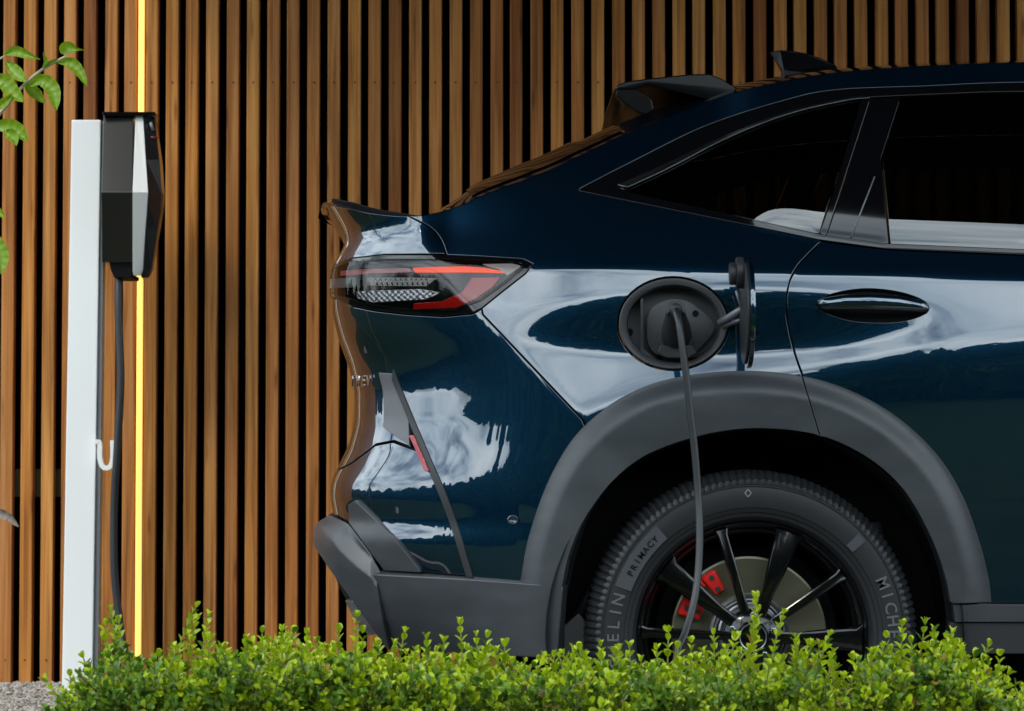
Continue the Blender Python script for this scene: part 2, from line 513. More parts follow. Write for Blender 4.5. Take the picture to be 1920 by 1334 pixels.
sil = [(600,385),(604,393),(616,413),(630,436),(640,458),(636,478),(620,498),(613,520),(612,545),(612,590),(624,640),(643,690),
       (654,740),(653,795),(641,838),(622,875),(611,900),(608,930),(614,960),(616,975),
       (606,990),(602,1005),(610,1040),(632,1095),(655,1135),(692,1172),(745,1202),(800,1250)]
sz = []; sx = []
for (u, v) in sil:
    q = P(u, v, 0.72); sz.append(q[2]); sx.append(q[0])
sz = np.array(sz)[::-1]; sx = np.array(sx)[::-1]
ZT = np.arange(0.0, 2.0, 0.0005)
XR = np.interp(ZT, sz, sx)
k2 = np.exp(-0.5*(np.arange(-80,81)/22.0)**2); k2 /= k2.sum()
XR = np.convolve(np.pad(XR, 80, mode='edge'), k2, mode='valid')

XMEAN = float(np.interp(0.95, ZT, XR))
sig = lambda t: 1/(1+np.exp(-np.clip(t,-40,40)))
gx = np.arange(-0.7, 3.2, 0.004); gz = np.arange(0.05, 1.80, 0.0025)
GX, GZ = np.meshgrid(gx, gz, indexing='ij')
GU, GV = proj(GX, 0.085, GZ)
def tilt(u, v):
    vcr = 497 + 0.030*(u-1000)
    s_up = sig((vcr - v)/2.0)
    above = 31 + 6*np.clip((vcr-v)/330, 0, 1.3)
    vb = np.interp(u, [1325,1535,1662,1920,2600],[401,444,461,472,483])
    mg = sig((vb - v)/1.5)*sig((u-1400)/25)
    gl = 6.3 + 26*(1-np.exp(-np.clip(vb-v,0,400)/100.0))
    above = above*(1-mg) + gl*mg
    # tail corner beside the lid faces lower
    above = 13 + (above-13)*sig((u - 775 - 0.55*(v-400))/9)
    q = ((u-1345)/352)**2 + ((v-(603-.02*(u-1345)))/(58))**2
    M = sig((1-q)*5.0)
    T = 12.5 - 14.5*M
    vl = np.interp(u, [800,1090,1200,1400,1500,1600,1700,1920,2400,3500],[830,790,745,712,700,684,664,640,622,616])
    B = sig((v-vl)/11)
    T = T*(1-B) + (-1.0-3.0*np.clip((v-vl)/350,0,1))*B
    d = ((u-905)*195 - (v-590)*185)/268.8
    Lm = sig(d/3.5)
    lowc = 1.0 - 2.0*np.clip((v-800)/300,0,1) + 6.0*sig((858-u)/16)*sig((v-690)/10)*sig((860-v)/30) - 1.0*sig((688-v)/10)*sig((885-u)/14)
    T = T*Lm + lowc*(1-Lm)
    return above*s_up + T*(1-s_up)
TI = np.tan(np.radians(tilt(GU, GV)))
CUM = np.cumsum(TI, axis=1)*0.0025
vcr_g = 497 + 0.030*(np.clip(GU[:,0],0,9000)-1000)
DD = np.empty_like(CUM)
for i in range(len(gx)):
    zc = np.interp(0, (GV[i]-vcr_g[i])[::-1]*1.0, gz[::-1]) if False else gz[np.argmin(np.abs(GV[i]-vcr_g[i]))]
    zref = P(0, vcr_g[i], YFL)[2]
    DD[i] = CUM[i] - np.interp(zref, gz, CUM[i])
def Dlook(x, z):
    fx = np.clip((x-gx[0])/0.004, 0, len(gx)-1.001); fz = np.clip((z-gz[0])/0.0025, 0, len(gz)-1.001)
    i = fx.astype(int); j = fz.astype(int); a_ = fx-i; b_ = fz-j
    return (DD[i,j]*(1-a_)*(1-b_) + DD[i+1,j]*a_*(1-b_) + DD[i,j+1]*(1-a_)*b_ + DD[i+1,j+1]*a_*b_)
def S0(a, z):
    a = np.asarray(a, float); z = np.asarray(z, float)
    neg = a < 0; a = np.abs(a)
    w = 1 - smst((a-0.74)/0.50)
    x = w*np.interp(z, ZT, XR) + (1-w)*XMEAN + np.interp(a, A, XP)
    y = np.interp(a, A, YPt) + Dlook(x, z)*smst((a-0.45)/0.50)
    y = np.where(neg, 2*YC - y, y)
    return np.stack([x, y, z], -1)
def N0(a, z, h=0.004):
    du = S0(np.asarray(a)+h, z) - S0(np.asarray(a)-h, z)
    dv = S0(a, np.asarray(z)+h) - S0(a, np.asarray(z)-h)
    n = np.cross(du, dv)
    n /= np.linalg.norm(n, axis=-1, keepdims=True) + 1e-12
    return n
def S1(a, z, off):
    o = off(a, z) if callable(off) else off
    if not callable(off) and off == 0: return S0(a, z)
    return S0(a, z) + N0(a, z)*(np.asarray(o)[..., None] if callable(off) else o)
def N1(a, z, off, h=0.003):
    if not callable(off): return N0(a, z)
    du = S1(np.asarray(a)+h, z, off) - S1(np.asarray(a)-h, z, off)
    dv = S1(a, np.asarray(z)+h, off) - S1(a, np.asarray(z)-h, off)
    n = np.cross(du, dv); n /= np.linalg.norm(n, axis=-1, keepdims=True) + 1e-12
    return n
_qa = np.arange(0.10, 6.0, 0.02); _qz = np.arange(0.10, 1.72, 0.02)
_QA, _QZ = np.meshgrid(_qa, _qz, indexing='ij')
_qp = S0(_QA, _QZ); _qn = N0(_QA, _QZ)
_QU, _QV = proj(_qp[...,0], _qp[...,1], _qp[...,2])
_vis = ((_qp - CAM)*_qn).sum(-1) < 0
def Q(pts):
    """photo line of sight -> surface parameters; ('s',a,z) passes through"""
    out = []
    for p in pts:
        if len(p) == 3: out.append((p[1], p[2])); continue
        u, v = p
        d = (_QU-u)**2 + (_QV-v)**2 + np.where(_vis, 0, 400)
        i, j = np.unravel_index(np.argmin(d), d.shape)
        a, z = _QA[i,j], _QZ[i,j]
        best = (1e9, a, z)
        for it in range(14):
            h = 1e-4
            q = S0(np.array([a,a+h,a]), np.array([z,z,z+h]))
            pu, pv = proj(q[:,0], q[:,1], q[:,2])
            e = np.array([u-pu[0], v-pv[0]])
            n_ = float(np.hypot(*e))
            if n_ < best[0]: best = (n_, a, z)
            if n_ < 0.02: break
            J = np.array([[pu[1]-pu[0], pu[2]-pu[0]],[pv[1]-pv[0], pv[2]-pv[0]]])/h
            try: st = np.linalg.solve(J + np.eye(2)*1e-3, e)
            except Exception: break
            st = np.clip(st, -.03, .03)
            a = max(0.0, a+st[0]); z = z+st[1]
        out.append((best[1], best[2]))
    return out
def zz(py, Y=0.72): return P(610, py, Y)[2]

def area2(p): 
    p = np.array(p); return 0.5*np.sum(p[:,0]*np.roll(p[:,1],-1) - np.roll(p[:,0],-1)*p[:,1])
def clean(p, eps=1e-4):
    out = [p[0]]
    for q in p[1:]:
        if math.hypot(q[0]-out[-1][0], q[1]-out[-1][1]) > eps: out.append(q)
    if math.hypot(out[0][0]-out[-1][0], out[0][1]-out[-1][1]) < eps: out.pop()
    return out
def vnorm(p):
    p = np.array(p)
    e1 = p - np.roll(p,1,0); e2 = np.roll(p,-1,0) - p
    n1 = np.stack([e1[:,1], -e1[:,0]],-1); n2 = np.stack([e2[:,1], -e2[:,0]],-1)
    n1 /= np.linalg.norm(n1,axis=1,keepdims=True)+1e-12; n2 /= np.linalg.norm(n2,axis=1,keepdims=True)+1e-12
    n = n1+n2; l = np.linalg.norm(n,axis=1,keepdims=True)
    n = np.where(l > .3, n/np.maximum(l,.3), n1)
    return n                     # outward for CCW
def inset(p, d):
    if d == 0: return [tuple(q) for q in p]
    return [tuple(q) for q in (np.array(p) - vnorm(p)*d)]
def inside(poly, pts):
    x, y = pts[:,0], pts[:,1]; r_ = np.zeros(len(pts), bool)
    n = len(poly)
    for i in range(n):
        x1,y1 = poly[i]; x2,y2 = poly[(i+1)%n]
        if y1 == y2: continue
        c_ = ((y1 > y) != (y2 > y)) & (x < (x2-x1)*(y-y1)/(y2-y1)+x1)
        r_ ^= c_
    return r_

def panel(name, outline, material, parent, off=0.0, holes=(), gap=0.0029, step=0.013, depth=0.014, rnd=0.0013, far=True, px=True, label=None, cull=None):
    o = clean(Q(outline) if px else list(outline))
    o2 = []
    for i_, p_ in enumerate(o):
        q_ = o[(i_+1) % len(o)]; k_ = max(1, int(math.hypot(q_[0]-p_[0], q_[1]-p_[1])/.012)) if p_[0] < 2.9 else 1
        for t_ in range(k_): o2.append((p_[0]+(q_[0]-p_[0])*t_/k_, p_[1]+(q_[1]-p_[1])*t_/k_))
    o = o2
    if area2(o) < 0: o = o[::-1]
    o = inset(o, gap)
    o = [((0.0 if p_[0] < .0035 else p_[0]), p_[1]) for p_ in o]
    hs = []
    for hpoly in holes:
        q = clean(Q(hpoly) if px else list(hpoly))
        if area2(q) < 0: q = q[::-1]
        hs.append(inset(q, -gap))
    loops = [o] + hs
    V2 = []; E2 = []
    for lp in loops:
        n = len(V2); V2 += lp
        E2 += [(n+i, n+(i+1) % len(lp)) for i in range(len(lp))]
    B2 = np.array(V2)
    a0, z0 = B2.min(0); a1, z1 = B2.max(0)
    aa = np.arange(a0+step/2, a1, step); z_ = np.arange(z0+step/2, z1, step)
    # coarse beyond the frame
    aa = np.concatenate([aa[aa < 2.9], np.arange(max(2.9, a0+step/2), a1, .05)]) if a1 > 2.9 else aa
    G = np.stack(np.meshgrid(aa, z_, indexing='ij'), -1).reshape(-1, 2)
    G = G + (rng.random(G.shape)-.5)*1e-5
    m = inside(o, G)
    for hq in hs: m &= ~inside(hq, G)
    G = G[m]
    if len(G):
        keep = np.ones(len(G), bool)
        for s in range(0, len(G), 2000):
            dd = ((G[s:s+2000,None,:]-B2[None])**2).sum(-1).min(1)
            keep[s:s+2000] = dd > (0.55*step)**2
        G = G[keep]
    allv = [Vector((float(p[0]), float(p[1]))) for p in V2] + [Vector((float(p[0]), float(p[1]))) for p in G]
    res = delaunay_2d_cdt(allv, E2, [], 0, 1e-7)
    vc = np.array([(v[0], v[1]) for v in res[0]])
    fs = np.array([f for f in res[2] if len(f) == 3])
    cen = vc[fs].mean(1)
    m = inside(o, cen)
    for hq in hs: m &= ~inside(hq, cen)
    fs = fs[m]
    pos = S1(vc[:,0], vc[:,1], off); nr = N1(vc[:,0], vc[:,1], off)
    verts = [pos]; norms = [nr]; faces = [tuple(f) for f in fs]
    nb = len(vc)
    for li, lp in enumerate(loops):
        lp = np.array(lp); out = vnorm(lp)*(1 if li == 0 else -1)
        a_, z1_ = lp[:,0], lp[:,1]
        p0 = S1(a_, z1_, off); n0 = N1(a_, z1_, off)
        lq = lp + out*rnd
        p1 = S1(lq[:,0], lq[:,1], off) ; n1 = N1(lq[:,0], lq[:,1], off)
        od = p1 - p0; od -= n0*(od*n0).sum(-1,keepdims=True)
        od /= np.linalg.norm(od, axis=-1, keepdims=True)+1e-9
        pa = p0 + od*rnd*0.7 - n0*rnd*0.3
        na = (n0+od); na /= np.linalg.norm(na,axis=-1,keepdims=True)+1e-9
        pb = p0 + od*rnd - n0*rnd
        pc = p0 + od*rnd - n0*depth
        k = len(lp)
        verts += [p0, pa, pb, pc]; norms += [n0, na, od, od]
        for r_ in range(3):
            for i in range(k):
                j = (i+1) % k
                if lp[i,0] < .004 and lp[j,0] < .004: continue
                A_, B_, C_, D_ = nb+r_*k+i, nb+r_*k+j, nb+(r_+1)*k+j, nb+(r_+1)*k+i
                faces.append((A_, D_, C_, B_) if li == 0 else (A_, B_, C_, D_))
        nb += 4*k
    vv = np.vstack(verts); nn = np.vstack(norms)
    me = mesh(name, vv, faces, True)
    me.normals_split_custom_set_from_vertices([tuple(map(float, q)) for q in nn])
    ob = link(name, me, material, parent)
    if label: ob['label'] = label
    if far:
        c_ = ob.copy(); COL.objects.link(c_)
        c_.parent = parent
        if parent.type == 'EMPTY':
            c_.matrix_parent_inverse = ob.matrix_parent_inverse.copy()
        c_.scale = (1, -1, 1); c_.location = (0, 2*YC, 0)
    return ob

car = empty('parked_car', (1.9, YC, 0), 'dark blue coupe SUV plugged in to charge before the timber wall, rear half visible', 'car')

# shared outlines (photo pixels) ------------------------------------------------
E_pts = [(700,400),(765,405),(820,398),(870,382),(913,362),(1027,319),(1110,280),(1200,238),(1320,192),(1400,167),(1526,141),(1640,129),(1736,123),(1920,116),(2300,114),(2750,118)]
E_rear = [('s',-0.0029,zz(387,.72)),('s',0.22,zz(387,.72)),('s',0.42,zz(388,.68)),(655,391)]
E_all = crv([(655,391)]+E_pts, 9)
win_top = [(1084,357),(1189,303),(1325,237),(1474,189),(1570,170),(1736,163),(1920,156),(2300,156),(2600,170)]
win_bot = [(1084,357),(1325,406),(1535,449),(1662,466),(1920,477),(2300,484),(2600,488)]
shut = [(1541,452),(1515,478),(1495,500),(1481,527),(1475,560),(1476,600),(1488,655),(1505,706)]
arch_out = [(975,1092),(990,1010),(1022,915),(1063,838),(1110,785),(1180,737),(1270,707),(1390,695),(1500,704),(1590,730),(1680,780),(1755,850),(1805,930),(1838,1020),(1855,1090),(1859,1130)]
arch_in = [(1058,1104),(1072,1040),(1102,965),(1150,900),(1215,852),(1320,816),(1420,804),(1530,816),(1620,855),(1690,915),(1740,1000),(1770,1085),(1784,1176)]
def lerp_arc(t):
    a_ = np.array(crv(arch_out, 6)); b_ = np.array(crv(arch_in, 6))
    s_ = np.linspace(0,1,90)
    def rs(c_):
        d_ = np.r_[0, np.cumsum(np.linalg.norm(np.diff(c_,axis=0),axis=1))]; d_ /= d_[-1]
        return np.stack([np.interp(s_, d_, c_[:,0]), np.interp(s_, d_, c_[:,1])], -1)
    return [tuple(q) for q in rs(a_)*(1-t)+rs(b_)*t]
mid = lerp_arc(0.35)
def sub(c_, x0, x1): return [q for q in c_ if x0 <= q[0] <= x1]
lamp_top = [(998,495),(980,487),(900,482),(838,479),(720,479),(660,486),(632,497)]
lamp_bot = [(998,495),(985,513),(940,548),(903,578),(885,587),(830,592),(760,588),(700,581),(655,572),(625,556)]
lineB = [(736,692),(766,770),(800,850),(845,960),(886,1084)]

def ell(cx, cy, rx, ry, n=44): return [(cx+rx*math.cos(2*math.pi*i/n), cy+ry*math.sin(2*math.pi*i/n)) for i in range(n)]
port_hole = ell(1262, 607, 104, 87)

# --- painted panels
qp = (sub(E_all, 764, 3000) + line([(2750,118),(2750,170),(2600,170)],40)[1:] + crv(win_top,9)[::-1] + line(win_bot[:3],9)[1:] + crv(shut,7)
      + [q for q in mid if q[0] < 1506][::-1])
qp = [q for q in qp]
# stop the arch run where the diagonal crease meets it
arc_l = [q for q in mid if q[0] < 1506]
ia = min(range(len(arc_l)), key=lambda i: math.hypot(arc_l[i][0]-1102, arc_l[i][1]-800))
qp = (sub(E_all, 764, 3000) + line([(2750,118),(2750,170),(2600,170)],40)[1:] + crv(win_top,9)[::-1][1:] + line(win_bot[:3],9)[1:] + crv(shut,7)
      + arc_l[ia:][::-1] + line([(1092,787),(905,590)],8) + line([(903,578),(940,548),(985,513),(998,495),(980,487),(900,482),(838,479)],8)
      + crv([(836,476),(826,450),(808,428),(765,405)],6))
panel('quarter_panel', qp, PAINT, car, holes=[port_hole])
bs = (line([(905,590),(1092,787)],8) + arc_l[:ia][::-1] + line([(985,1100),(886,1086)],8) + crv(lineB,8)[::-1] + line([(736,692),(700,640),(655,588)],8)
      + line([(655,574),(700,583),(760,590),(830,594),(885,589),(903,580)],8))
panel('bumper_side', bs, PAINT, car)
tu = (E_rear[:3] + sub(E_all,650,766) + crv([(765,405),(808,428),(826,450),(836,476)],6) + line([(836,477),(720,478),(660,485),(632,497)],7)
      + [('s',0.30,zz(503)),('s',-0.0029,zz(503))])
panel('tailgate', tu, PAINT, car)
tl = ([('s',-0.0029,zz(556)),('s',0.28,zz(556))] + line([(628,560),(655,574),(655,588),(700,640),(736,692)],7) + crv([(736,692),(752,765),(768,836)],7) + line([(768,838),(735,826),(701,832),(655,866),(628,879)],7)
      + [('s',0.28,zz(882)),('s',-0.0029,zz(882))])
panel('tailgate_lower', tl, PAINT, car, off=-0.006)
bl = ([('s',-0.0029,zz(884)),('s',0.28,zz(884))] + line([(628,881),(655,868),(701,834),(735,828),(768,840)],7) + [q for q in crv(lineB,8) if q[1] > 842] + line([(884,1082),(722,1070),(700,1040),(655,982),(622,966)],8)
      + [('s',0.28,zz(968)),('s',-0.0029,zz(968))])
panel('rear_bumper', bl, PAINT, car, off=-0.005)
# black trim strip down the bumper corner and the red reflector in it
stp = crv([(738,694),(768,768),(802,848),(848,958),(887,1082)],8) + crv([(876,1082),(837,960),(792,852),(762,775),(736,712)],8)
panel('corner_trim', stp, DARKPL, car, off=0.003, gap=0, depth=.01)
panel('reflector', line([(770,818),(778,818),(806,884),(799,884)],6), REFL, car, off=0.0065, gap=0, depth=.005, rnd=.001)

# doors
rd_r = 2750
rdoor = (crv(shut,7)[::-1] + line([(1541,453),(1662,468),(1920,479),(2300,486),(rd_r,492)],12) + line([(rd_r,492),(rd_r,1130),(1859,1132)],14)
         + [q for q in mid if q[0] > 1506][::-1])
hrec = crv([(1530,572),(1560,553),(1620,543),(1680,548),(1725,562),(1741,578),(1725,592),(1680,603),(1610,602),(1560,590),(1530,572)],7)[:-1]
panel('rear_door', rdoor, PAINT, car, holes=[hrec])

# cladding ----------------------------------------------------------------------
cx_, cz_ = P(1418, 1170, .05)[0], P(1418, 1170, .05)[2]
mo = np.array([P(u,v,.03) for u,v in crv(arch_out,6)])
ang_o = np.arctan2(mo[:,2]-cz_, mo[:,0]-cx_); rad_o = np.hypot(mo[:,2]-cz_, mo[:,0]-cx_)
oi_ = np.argsort(ang_o); ang_o = ang_o[oi_]; rad_o = rad_o[oi_]
def off_arch(a, z):
    q = S0(a, z)
    an = np.arctan2(q[...,2]-cz_, q[...,0]-cx_); r_ = np.hypot(q[...,2]-cz_, q[...,0]-cx_)
    ro = np.interp(an, ang_o, rad_o)
    d = ro - r_
    return 0.003 + 0.019*smst(d/0.05)
ao = crv(arch_out,7); ai = crv(arch_in,7)
rear_cl = [q for q in ao if q[0] < 1504] + line([(1504,705),(1516,752),(1536,819)],7) + [q for q in ai if q[0] < 1534][::-1]
panel('arch_cladding', rear_cl, CLAD, car, off=off_arch, gap=.0022, depth=.03, step=.0085)
fr_cl = line([(1536,819),(1516,752),(1504,705)],7) + [q for q in ao if q[0] > 1506] + line([(1859,1130),(1784,1130)],9) + [q for q in ai if q[0] > 1538 and q[1] < 1128][::-1]
panel('arch_cladding', fr_cl, CLAD, car, off=off_arch, gap=.0022, depth=.03, step=.0085)
panel('bumper_cladding', line([(712,1074),(884,1086),(1058,1100),(1048,1232),(900,1216),(747,1199)],8), CLAD, car, off=0.022, gap=.001, depth=.04, rnd=.004)
_bt = Q([(630,967),(655,984),(700,1046),(717,1074),(742,1100)])
_ba = np.array([q[0] for q in _bt]); _bz = np.array([q[1] for q in _bt])
def off_corner(a, z):
    zt_ = np.interp(a, _ba, _bz)
    d_ = zt_-z
    return 0.004 + 0.024*np.clip(d_/.036, 0, 1) + 0.006*np.clip((d_-.036)/.12, 0, 1)
bcl = ([('s',-0.0029,zz(966)),('s',0.30,zz(966))] + line([(625,967),(655,984),(700,1046),(717,1074)],7) + line([(717,1074),(746,1196)],8) + line([(742,1196),(690,1126),(640,1058),(604,1008)],8)
       + [('s',0.30,zz(1006)),('s',-0.0029,zz(1006))])
panel('bumper_corner', bcl, CLAD, car, off=off_corner, gap=.001, depth=.03, rnd=.003, step=.0045)
dfz = ([('s',-0.0029,zz(1008)),('s',0.30,zz(1008))] + line([(606,1010),(642,1060),(692,1128),(744,1198)],8) + line([(744,1212)],8) + [('s',0.55,zz(1212)),('s',-0.0029,zz(1212))])
panel('diffuser', dfz, BLACKM, car, off=0.004, gap=.001, depth=.03)
panel('exhaust_trim', line([(668,1116),(682,1118),(726,1172),(708,1174)],5), SILVER, car, off=0.030, gap=0, depth=.02)
sill = line([(1786,1133),(2750,1133),(2750,1165),(1788,1165)],14)
panel('sill_trim', sill, CLAD, car, off=0.014, gap=.001, depth=.03)
panel('sill', line([(1780,1168),(2750,1168),(2750,1225),(1780,1225)],14), DARKPL, car, off=0.006, gap=.001, depth=.05)
# grey lower wedge of the bumper, proud of the paint
panel('bumper_wedge', line([(655,948),(668,940),(740,1010),(790,1072),(722,1068),(657,980)],7), CLAD, car, off=0.004, gap=0, depth=.012, rnd=.002)
# recess flank round the number plate, its reflection put in as grey colour
panel('plate_recess', line([(708,700),(738,702),(764,770),(766,834),(740,818),(716,800)],7), mat('recess_reflection_grey',(0.12,0.12,0.13),0.35), car, off=-0.002, gap=.001, depth=.01)

# windows -----------------------------------------------------------------------
wt_in = [(1157,349),(1242,312),(1360,257),(1474,213),(1579,188),(1631,182),(1780,175),(1920,171),(2300,171),(2560,186)]
wb_in = [(1176,360),(1316,390),(1461,423),(1535,439),(1596,448),(1662,457),(1920,468),(2300,475),(2560,480)]
glass_hole = crv(wt_in,9) + line([(2560,186),(2560,480)],30)[1:] + line(wb_in,9)[::-1][1:]
outer = crv(win_top,9) + line([(2600,170),(2600,488)],30)[1:] + line(win_bot,9)[::-1][1:]
panel('window_surround', outer, BLACKG, car, off=-0.001, holes=[glass_hole], gap=.0010, depth=.012, step=.016, rnd=.0016)
wt_c = crv(wt_in,9); wb_c = line(wb_in,9)
panel('quarter_window', [q for q in wt_c if q[0] < 1612] + line([(1614,186),(1536,438)],9) + [q for q in wb_c if q[0] < 1533][::-1], TINT, car, off=-0.004, gap=.0015, depth=.005, rnd=.001)
panel('pillar_trim', line([(1617,186),(1631,184),(1548,442),(1538,438)],8), BLACKG, car, off=0.0005, gap=.0004, depth=.01, rnd=.0018)
panel('door_quarter_glass', line([(1633,184),(1688,181)],8) + line([(1686,190),(1652,295),(1666,456)],8) + line([(1662,457),(1596,448),(1550,441)],8), BLACKG, car, off=-0.003, gap=.001, depth=.006, rnd=.001)
panel('door_window', line([(1690,181),(1655,296),(1670,457)],8) + [q for q in wb_c if q[0] > 1672] + line([(2560,480),(2560,186)],30)[1:] + [q for q in wt_c if q[0] > 1692][::-1], TINT, car, off=-0.004, gap=.0015, depth=.005, rnd=.001)
mk = MB()
def spt(u, v, off):
    a_, z_ = Q([(u,v)])[0]; a_ = np.array([a_]); z_ = np.array([z_])
    return (S0(a_,z_)+N0(a_,z_)*off)[0]
mk.tube([spt(1640,332,.001), spt(1618,388,.001), spt(1596,446,.001)], .0016, 6)
panel('window_trim', crv([(1159,347.5),(1242,311),(1360,256),(1474,212),(1579,187),(1630,181)],8) + crv([(1630,184),(1579,190.5),(1474,216),(1360,261.5),(1250,318),(1177,352)],8), mat('trim_reflection',(0.30,0.32,0.34),0.25,1.0), car, off=0.0022, gap=0, depth=.003, rnd=.0008)  # sky reflection on the bevelled trim, put in as a bright metal strip
link('window_seam', mk.me('window_seam', True), GREYP, car)

# inner lining: near black skin behind the panels (shows in the shut lines)
lin = (E_rear[:3] + [q for q in crv([(655,391)]+E_pts,14)] + line([(2750,118),(2750,1225)],60)[1:] + line([(2750,1225),(1790,1225)],40)[1:] + [q for q in crv(arch_in,12)][::-1]
       + line([(1052,1105),(1048,1225),(900,1212),(747,1205)],14) + [('s',0.55,zz(1205)),('s',-0.0029,zz(1205))])
panel('inner_lining', lin, BLACKM, car, off=-0.018, holes=[[(u,v) for u,v in (crv(wt_in,14) + line([(2560,186),(2560,480)],40)[1:] + line(wb_in,14)[::-1][1:])], ell(1262,607,108,91,30)], gap=-0.004, depth=.004, step=.035)

# roof, hatch glass ----------------------------------------------------------------
eq = Q([('s',a__,zz(387,.72)) for a__ in np.linspace(-.0029,.42,30)] + crv([(655,391)]+E_pts, 10))
ea = np.array([q[0] for q in eq]); ez = np.array([q[1] for q in eq])
ea = np.maximum(ea, 0); e3 = S0(ea, ez); eu, ev = proj(e3[:,0], e3[:,1], e3[:,2])
crown = np.interp(eu, [0,700,770,830,900,1000,1200,1500,1920,2800], [0,0,.006,.040,.072,.082,.078,.064,.056,.05])
crown[ea < 0.92] = 0
def top_mesh(name, i0, i1, s0, s1, lift, ns=30):
    ss = np.linspace(s0, s1, ns); v = []; f = []
    ss = 0.5 - 0.5*np.sign(1-2*ss)*np.abs(1-2*ss)**0.8 if s0 == 0 else ss
    idx = list(range(i0, i1))
    for i in idx:
        for s in ss:
            h = 1-abs(2*s-1)**2.5
            v.append((e3[i,0] - 0.03*h*(1 if eu[i]<1100 else .3), e3[i,1] + (2*YC-2*e3[i,1])*s, e3[i,2] - .001 + crown[i]*h + lift))
    n = len(ss)
    for r_ in range(len(idx)-1):
        for k in range(n-1):
            f.append((r_*n+k, (r_+1)*n+k, (r_+1)*n+k+1, r_*n+k+1))
    return fixn(mesh(name, v, f, True))
rm = top_mesh('roof', 0, len(e3), 0, 1, 0, 40)
link('roof', rm, PAINT, car)
iA = int(np.argmin(np.abs(eu-890))); iB = int(np.argmin(np.abs(eu-1180)))
link('rear_window', top_mesh('rear_window', iA, iB, .03, .97, .004, 30), BLACKG, car)

# spoiler, fin ---------------------------------------------------------------------
def pxl(pts, Y): return [P(u, v, Y) for u, v in pts]
sp_o = [(1152,172),(1156,162),(1175,155),(1215,150),(1290,142),(1330,141),(1352,150),(1378,166),(1395,174),(1330,190),(1280,176),(1215,162),(1190,170)]
base = pxl(sp_o, .42)
ctr = np.array(base).mean(0)
far_ = [np.array([p[0], 2*YC-.42, p[2]]) for p in base]
ins = [np.array([ctr[0]+(p[0]-ctr[0])*.985, .40, ctr[2]+(p[2]-ctr[2])*.9]) for p in base]
lift = 0.028
m_ = MB()
secs = [(.402,.0),(.46,.006),(.60,.016),(YC,.03),(2*YC-.60,.016),(2*YC-.46,.006),(2*YC-.402,.0)]
loops_ = [[(p[0]-(0.03 if .5 < y < 2*YC-.5 else 0)*0, y, p[2]+dz) for p in base] for y, dz in secs]
n = len(base); v = [q for l_ in loops_ for q in l_]
f = [tuple(range(n)), tuple(range(len(v)-1, len(v)-n-1, -1))]
for r_ in range(len(secs)-1):
    for i in range(n): f.append((r_*n+i, (r_+1)*n+i, (r_+1)*n+(i+1)%n, r_*n+(i+1)%n))
m_.add(v, f)
spo = link('roof_spoiler', m_.me('roof_spoiler', bev=.004, seg=3, ang=40), SPB, car)
for y0, y1 in ((.405,.425), (2*YC-.425, 2*YC-.405)):
    m_ = MB(); o_ = [(1156,166),(1192,168),(1222,186),(1226,206),(1214,215),(1196,212),(1170,194),(1154,180)]
    m_.prism([(p[0],y0,p[2]) for p in pxl(o_, .405)], [(p[0],y1,p[2]) for p in pxl(o_, .405)])
    link('winglet', m_.me('winglet', bev=.003), SPB, spo)
fo = [(1443,98),(1462,95),(1485,96),(1512,101),(1540,111),(1566,124),(1580,150),(1462,165),(1466,135),(1456,118)]
m_ = MB()
fl = pxl(fo, YC)
wmx = [.006,.006,.006,.007,.010,.012,.03,.03,.022,.010]
m_.prism([(p[0], YC-w, p[2]) for p, w in zip(fl, wmx)], [(p[0], YC+w, p[2]) for p, w in zip(fl, wmx)])
link('roof_fin', m_.me('roof_fin', bev=.003), SPB, car)

# tail lamp ------------------------------------------------------------------------
lampo = line(lamp_top,7) + [('s',.30,zz(505)),('s',-0.0029,zz(505)),('s',-0.0029,zz(553)),('s',.28,zz(553))] + line(lamp_bot,7)[::-1]
lamp = panel('tail_lamp', lampo, BLACKG, car, off=0.001, gap=.001, depth=.02, rnd=.002, far=True)
panel('light_bar', line([(775,503),(870,501),(905,503),(938,509),(948,513),(900,511.5),(780,511)],6), TAILON, lamp, off=.0025, gap=0, depth=.003, rnd=.001, far=False)
panel('light_bar', line([(640,509),(700,505),(768,503.5),(772,511),(700,513),(640,517)],6), mat('pale_red_lens',(0.45,0.10,0.08),0.15,0,1,.01), lamp, off=.0025, gap=0, depth=.003, rnd=.001, far=False)
panel('red_segment', line([(777,570),(830,566),(868,548),(885,522),(938,521),(925,538),(890,562),(855,577),(776,579)],6), REDL, lamp, off=.0025, gap=0, depth=.003, rnd=.001, far=False)
panel('clear_segment', line([(905,497),(960,496),(976,500),(952,517),(936,505)],6), mat('clear_grey',(0.55,0.50,0.46),0.2,0,1,.01), lamp, off=.0026, gap=0, depth=.003, rnd=.001, far=False)
panel('reverse_light', line([(690,521),(820,522),(800,537),(690,536)],6), LAMPG, lamp, off=.0025, gap=0, depth=.003, rnd=.001, far=False)
panel('reflector_bowl', line([(668,547),(790,543),(826,549),(800,561),(700,567),(672,560)],6), SILVER, lamp, off=lambda a, z: .0022+.0008*np.sin(a*420)*np.sin(z*500), gap=0, depth=.003, rnd=.001, far=False, step=.004)
panel('lamp_band', line([(622,524),(668,522),(668,538),(620,540)],6), mat('band_grey',(0.16,0.16,0.155),0.3), lamp, off=.0028, gap=0, depth=.003, rnd=.001, far=False)
fins = MB()
for i in range(11):
    u = 705+i*9.5
    p0 = spt(u, 523, .0035); p1 = spt(u+4, 535, .0035)
    fins.tube([p0, p1], .0016, 5)
fo_ = link('reverse_light_ribs', fins.me('ribs', True), CHROME, lamp); fo_['kind'] = 'stuff'
